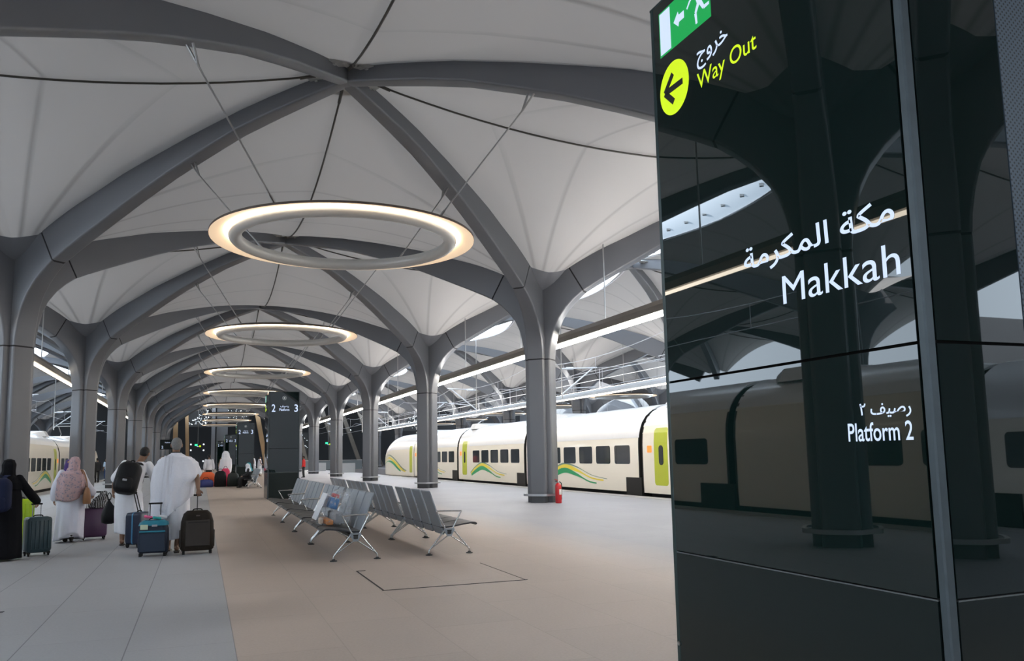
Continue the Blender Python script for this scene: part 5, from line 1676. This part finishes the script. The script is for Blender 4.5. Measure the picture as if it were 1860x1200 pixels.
def ihram_far(label, x, y, rz, k, seed):
    t = thing('person', label, 'person', (x, y, 0), rz); t.scale = (k, k, k)
    J = joints(elR=(.26, .10, 1.12), wrR=(.12, .26, 1.02))
    body(J, t, M_SKIN, voxel=.015); hair_cap(J, M_HAIRB, t, voxel=.014)
    robe('wrap_skirt', [(1.05, 0, 0, .19, .15), (.6, 0, 0, .22, .19), (.2, 0, 0, .2, .19)], M_IHRAM, t, 7, .015, None, seed)
    robe('shawl', [(1.53, 0, 0, .08, .08), (1.45, 0, 0, .21, .13), (1.15, 0, 0, .27, .18), (.85, 0, 0, .27, .19)], M_IHRAM2, t, 8, .02, lambda th: .1 * cos(th), seed + 1)
    sandals(J, M_SANDAL, t)
ihram_far('person in white wraps standing just left of the front totem', 4.3, 76.0, 1.5, 1.0, 31)
ihram_far('person in white wraps half hidden by the front totem', 4.75, 75.0, -1.5, .95, 33)
# waiting group with luggage
def seated(label, x, y, rz, k, top, scarf=None, hair=None, low=None, zs=.42, prayer=False, seed=1):
    t = thing('person', label, 'person', (x, y, 0), rz); t.scale = (k, k, k)
    d = .93 - zs - .08
    J = joints(hipL=(-.10, 0, zs + .08), hipR=(.10, 0, zs + .08), pel=(0, 0, zs + .10), kneeL=(-.11, .42, zs + .06), kneeR=(.11, .42, zs + .06), ankL=(-.11, .44, .085), ankR=(.11, .44, .085),
               chest=(0, .02, 1.27 - d), neck=(0, .03, 1.48 - d), head=(0, .06, 1.63 - d), shL=(-.185, .02, 1.42 - d), shR=(.185, .02, 1.42 - d), elL=(-.25, .10, 1.15 - d), elR=(.25, .10, 1.15 - d), wrL=(-.14, .30, 1.05 - d), wrR=(.14, .30, 1.05 - d))
    body(J, t, M_SKIN2, voxel=.015, handL=((.2, 1, -.3), (0, 0, -1), .5, 1), handR=((-.2, 1, -.3), (0, 0, -1), .5, -1))
    if not prayer: garment(J, 'shirt', top, t, .95, zs + .04, voxel=.018)
    trousers(J, low or M_COAT, t, voxel=.018)
    shoes(J, MATS['dark_shoe'], t)
    H = 1.63 - d
    if scarf and prayer:
        robe('prayer_veil', [(H + .13, 0, .05, .03, .03), (H + .10, 0, .05, .10, .11), (H, 0, .04, .15, .15), (H - .12, 0, .03, .17, .16), (H - .25, 0, .02, .25, .20), (H - .50, 0, .04, .27, .24), (H - .75, 0, .08, .26, .28), (zs - .02, 0, .10, .22, .26)], scarf, t, 5, .02, None, seed)
    elif scarf:
        robe('headscarf', [(H + .125, 0, .05, .03, .03), (H + .10, 0, .05, .085, .09), (H + .02, 0, .045, .11, .125), (H - .08, 0, .03, .105, .12), (H - .14, 0, .02, .13, .13), (H - .23, 0, .01, .22, .16), (H - .34, 0, 0, .23, .17)], scarf, t, 6, .012, None, seed)
    elif hair: hair_cap(J, hair, t, voxel=.014)
    return t
seated('person in a large white veil sitting among the luggage', 1.34, 50.2, .35, 1.34, M_IHRAM, M_IHRAM, prayer=True, zs=.55)
G().box((1.3, 50.25, .33), (.6, .5, .65), bev=.03).obj('x', M_COAT)
o = bpy.data.objects['x']; o.name = 'seat_trunk'; tag(o, 'black trunk under the person in the white veil', 'trunk')
seated('person in a teal headscarf on the bench behind the luggage', 2.45, 47.0, pi / 2, .95, M_COAT, mat('teal_scarf', (.02, .28, .32), .8), zs=.45, seed=6)
seated('person in a white scarf and dark clothes bending on the far bench', 2.35, 45.9, pi / 2, .92, M_COAT, M_IHRAM, zs=.45, seed=9)
def holdall(label, x, y, rz, w, d, h, m, cat='bag', name='holdall'):
    t = thing(name, label, cat, (x, y, 0), rz)
    g = G(); rings = []
    for z, k in ((0, .86), (.03, 1), (h * .6, 1.0), (h * .88, .86), (h, .5)):
        rings.append([Vector((a, b, z)) for a, b in rrect(w * k, d * k, min(w, d) * k * .3, 4)])
    g.loft(rings); g.obj('bag', m, t, 60)
    G().tube(smooth_path([(-w * .2, 0, h * .95), (-w * .12, 0, h + .09), (w * .12, 0, h + .09), (w * .2, 0, h * .95)], 4), .013, 6).obj('handle', M_BLACK, t)
    return t
M_ORANGE = mat('orange_nylon', (.75, .12, .03), .6, var=.1)
holdall('dark blue holdall at the left end of the luggage pile', .28, 48.4, .2, .75, .5, .42, mat('royal_navy', (.02, .03, .14), .6))
holdall('orange rucksack lying behind the dark blue holdall', .36, 49.2, .2, .8, .45, .80, M_ORANGE)
holdall('large black suitcase in the middle of the luggage pile', 1.02, 48.5, .05, .62, .42, .86, M_BAGBLK)
holdall('dark green black bag at the right of the luggage pile', 1.68, 48.4, -.1, .62, .4, .74, mat('bottle_black', (.012, .02, .018), .6))
holdall('pink bag behind the black suitcase', 1.3, 49.4, .1, .5, .4, .98, mat('pink_nylon', (.7, .04, .12), .6))
holdall('black soft bag beside the far bench', 2.15, 47.9, .4, .5, .4, .55, M_BAGBLK)

# ------------------------------------------------------------------ clear plastic bag on the near bench and its contents
def clear_material():
    m = bpy.data.materials.new('clear_plastic'); m.use_nodes = True
    nt = m.node_tree; N = nt.nodes; L = nt.links
    b = N['Principled BSDF']; b.inputs['Base Color'].default_value = (.9, .92, .95, 1); b.inputs['Roughness'].default_value = .12
    tr = N.new('ShaderNodeBsdfTransparent'); ms = N.new('ShaderNodeMixShader')
    tc = N.new('ShaderNodeTexCoord'); nz = N.new('ShaderNodeTexNoise'); nz.inputs['Scale'].default_value = 14; nz.inputs['Detail'].default_value = 3
    L.new(tc.outputs['Object'], nz.inputs['Vector'])
    bp = N.new('ShaderNodeBump'); bp.inputs['Strength'].default_value = .8; L.new(nz.outputs['Fac'], bp.inputs['Height']); L.new(bp.outputs['Normal'], b.inputs['Normal'])
    rp = N.new('ShaderNodeMapRange'); L.new(nz.outputs['Fac'], rp.inputs[0]); rp.inputs[1].default_value = .45; rp.inputs[2].default_value = .75; rp.inputs[3].default_value = .06; rp.inputs[4].default_value = .40
    L.new(rp.outputs[0], ms.inputs[0]); L.new(tr.outputs[0], ms.inputs[1]); L.new(b.outputs[0], ms.inputs[2])
    L.new(ms.outputs[0], N['Material Output'].inputs['Surface'])
    return m
M_CLEAR = clear_material()
bx, by, bz = 1.93, 13.42, .452
t = thing('clear_bag', 'clear plastic bag of belongings standing on the nearest left bench', 'plastic bag', (bx, by, bz))
rg = random.Random(2); g = G(); rings = []
for z, dx, w, d in ((0, .0, .46, 1.02), (.02, 0, .48, 1.06), (.18, .04, .42, 1.04), (.34, .10, .32, .98), (.46, .15, .20, .90), (.50, .17, .10, .82)):
    rings.append([Vector((a + dx + rg.uniform(-.012, .012) * (z > 0), b + rg.uniform(-.012, .012), z + rg.uniform(-.01, .01) * (z > .1))) for a, b in rrect(w, d, .05, 4)])
g.loft(rings); g.obj('film', M_CLEAR, t, 50)
G().box((-.14, .18, .26), (.012, .50, .44), (0, radians(24), 0), .004).obj('reflective_strip', mat('pale_foil', (.75, .78, .82), .3), t)
def item(name, label, cat, loc, dim, m, rot=(0, 0, 0), extra=None):
    o = G().box((0, 0, 0), dim, bev=.012).obj(name, m, None, 40, loc); o.rotation_euler = rot
    tag(o, label, cat); return o
item('snack_box', 'blue and red packet near the top of the clear bag', 'packet', (bx + .06, by + .14, bz + .300), (.14, .26, .17), mat('blue_red_print', (.02, .16, .42), .5), (0, .3, 0))
item('snack_box', 'red carton on the blue packet in the clear bag', 'packet', (bx + .10, by + .14, bz + .42), (.10, .22, .06), mat('red_print', (.5, .03, .03), .5), (0, .3, 0))
item('biscuit_packet', 'yellow and orange biscuit packet at the bottom of the clear bag', 'packet', (bx - .07, by - .06, bz + .045), (.10, .84, .075), mat('orange_print', (.62, .20, .03), .5, var=.7, scale=9))
item('towel_roll', 'rolled white towel in the upper corner of the clear bag', 'towel', (bx + .02, by + .36, bz + .32), (.12, .18, .20), M_IHRAM, (0, .3, 0))
item('paper_packet', 'crumpled beige paper at the bottom front of the clear bag', 'paper', (bx - .17, by - .18, bz + .055), (.06, .16, .09), mat('beige_paper', (.6, .45, .33), .8))
item('cardboard_tray', 'grey cardboard tray under the packets in the clear bag', 'tray', (bx + .08, by - .05, bz + .10), (.14, .80, .16), mat('grey_card', (.28, .28, .29), .8))
# scrap of litter on the floor at the lower left
g = G()
for k in range(3):
    a = (-.12 + .1 * k); g.add([Vector((a, -.03 + .02 * k, .006)), Vector((a + .14, -.01, .012)), Vector((a + .15, .02, .03 - .008 * k)), Vector((a + .01, .03, .014))], [(0, 1, 2, 3)])
m_ = mat('dark_scrap', (.06, .06, .065), .8)
o = g.obj('leaf_scrap', m_, None, False, (-2.03, 9.72, 0)); sm_ = o.modifiers.new('thick', 'SOLIDIFY'); sm_.thickness = .004
tag(o, 'small dark dry scrap lying on the floor at the lower left', 'litter')
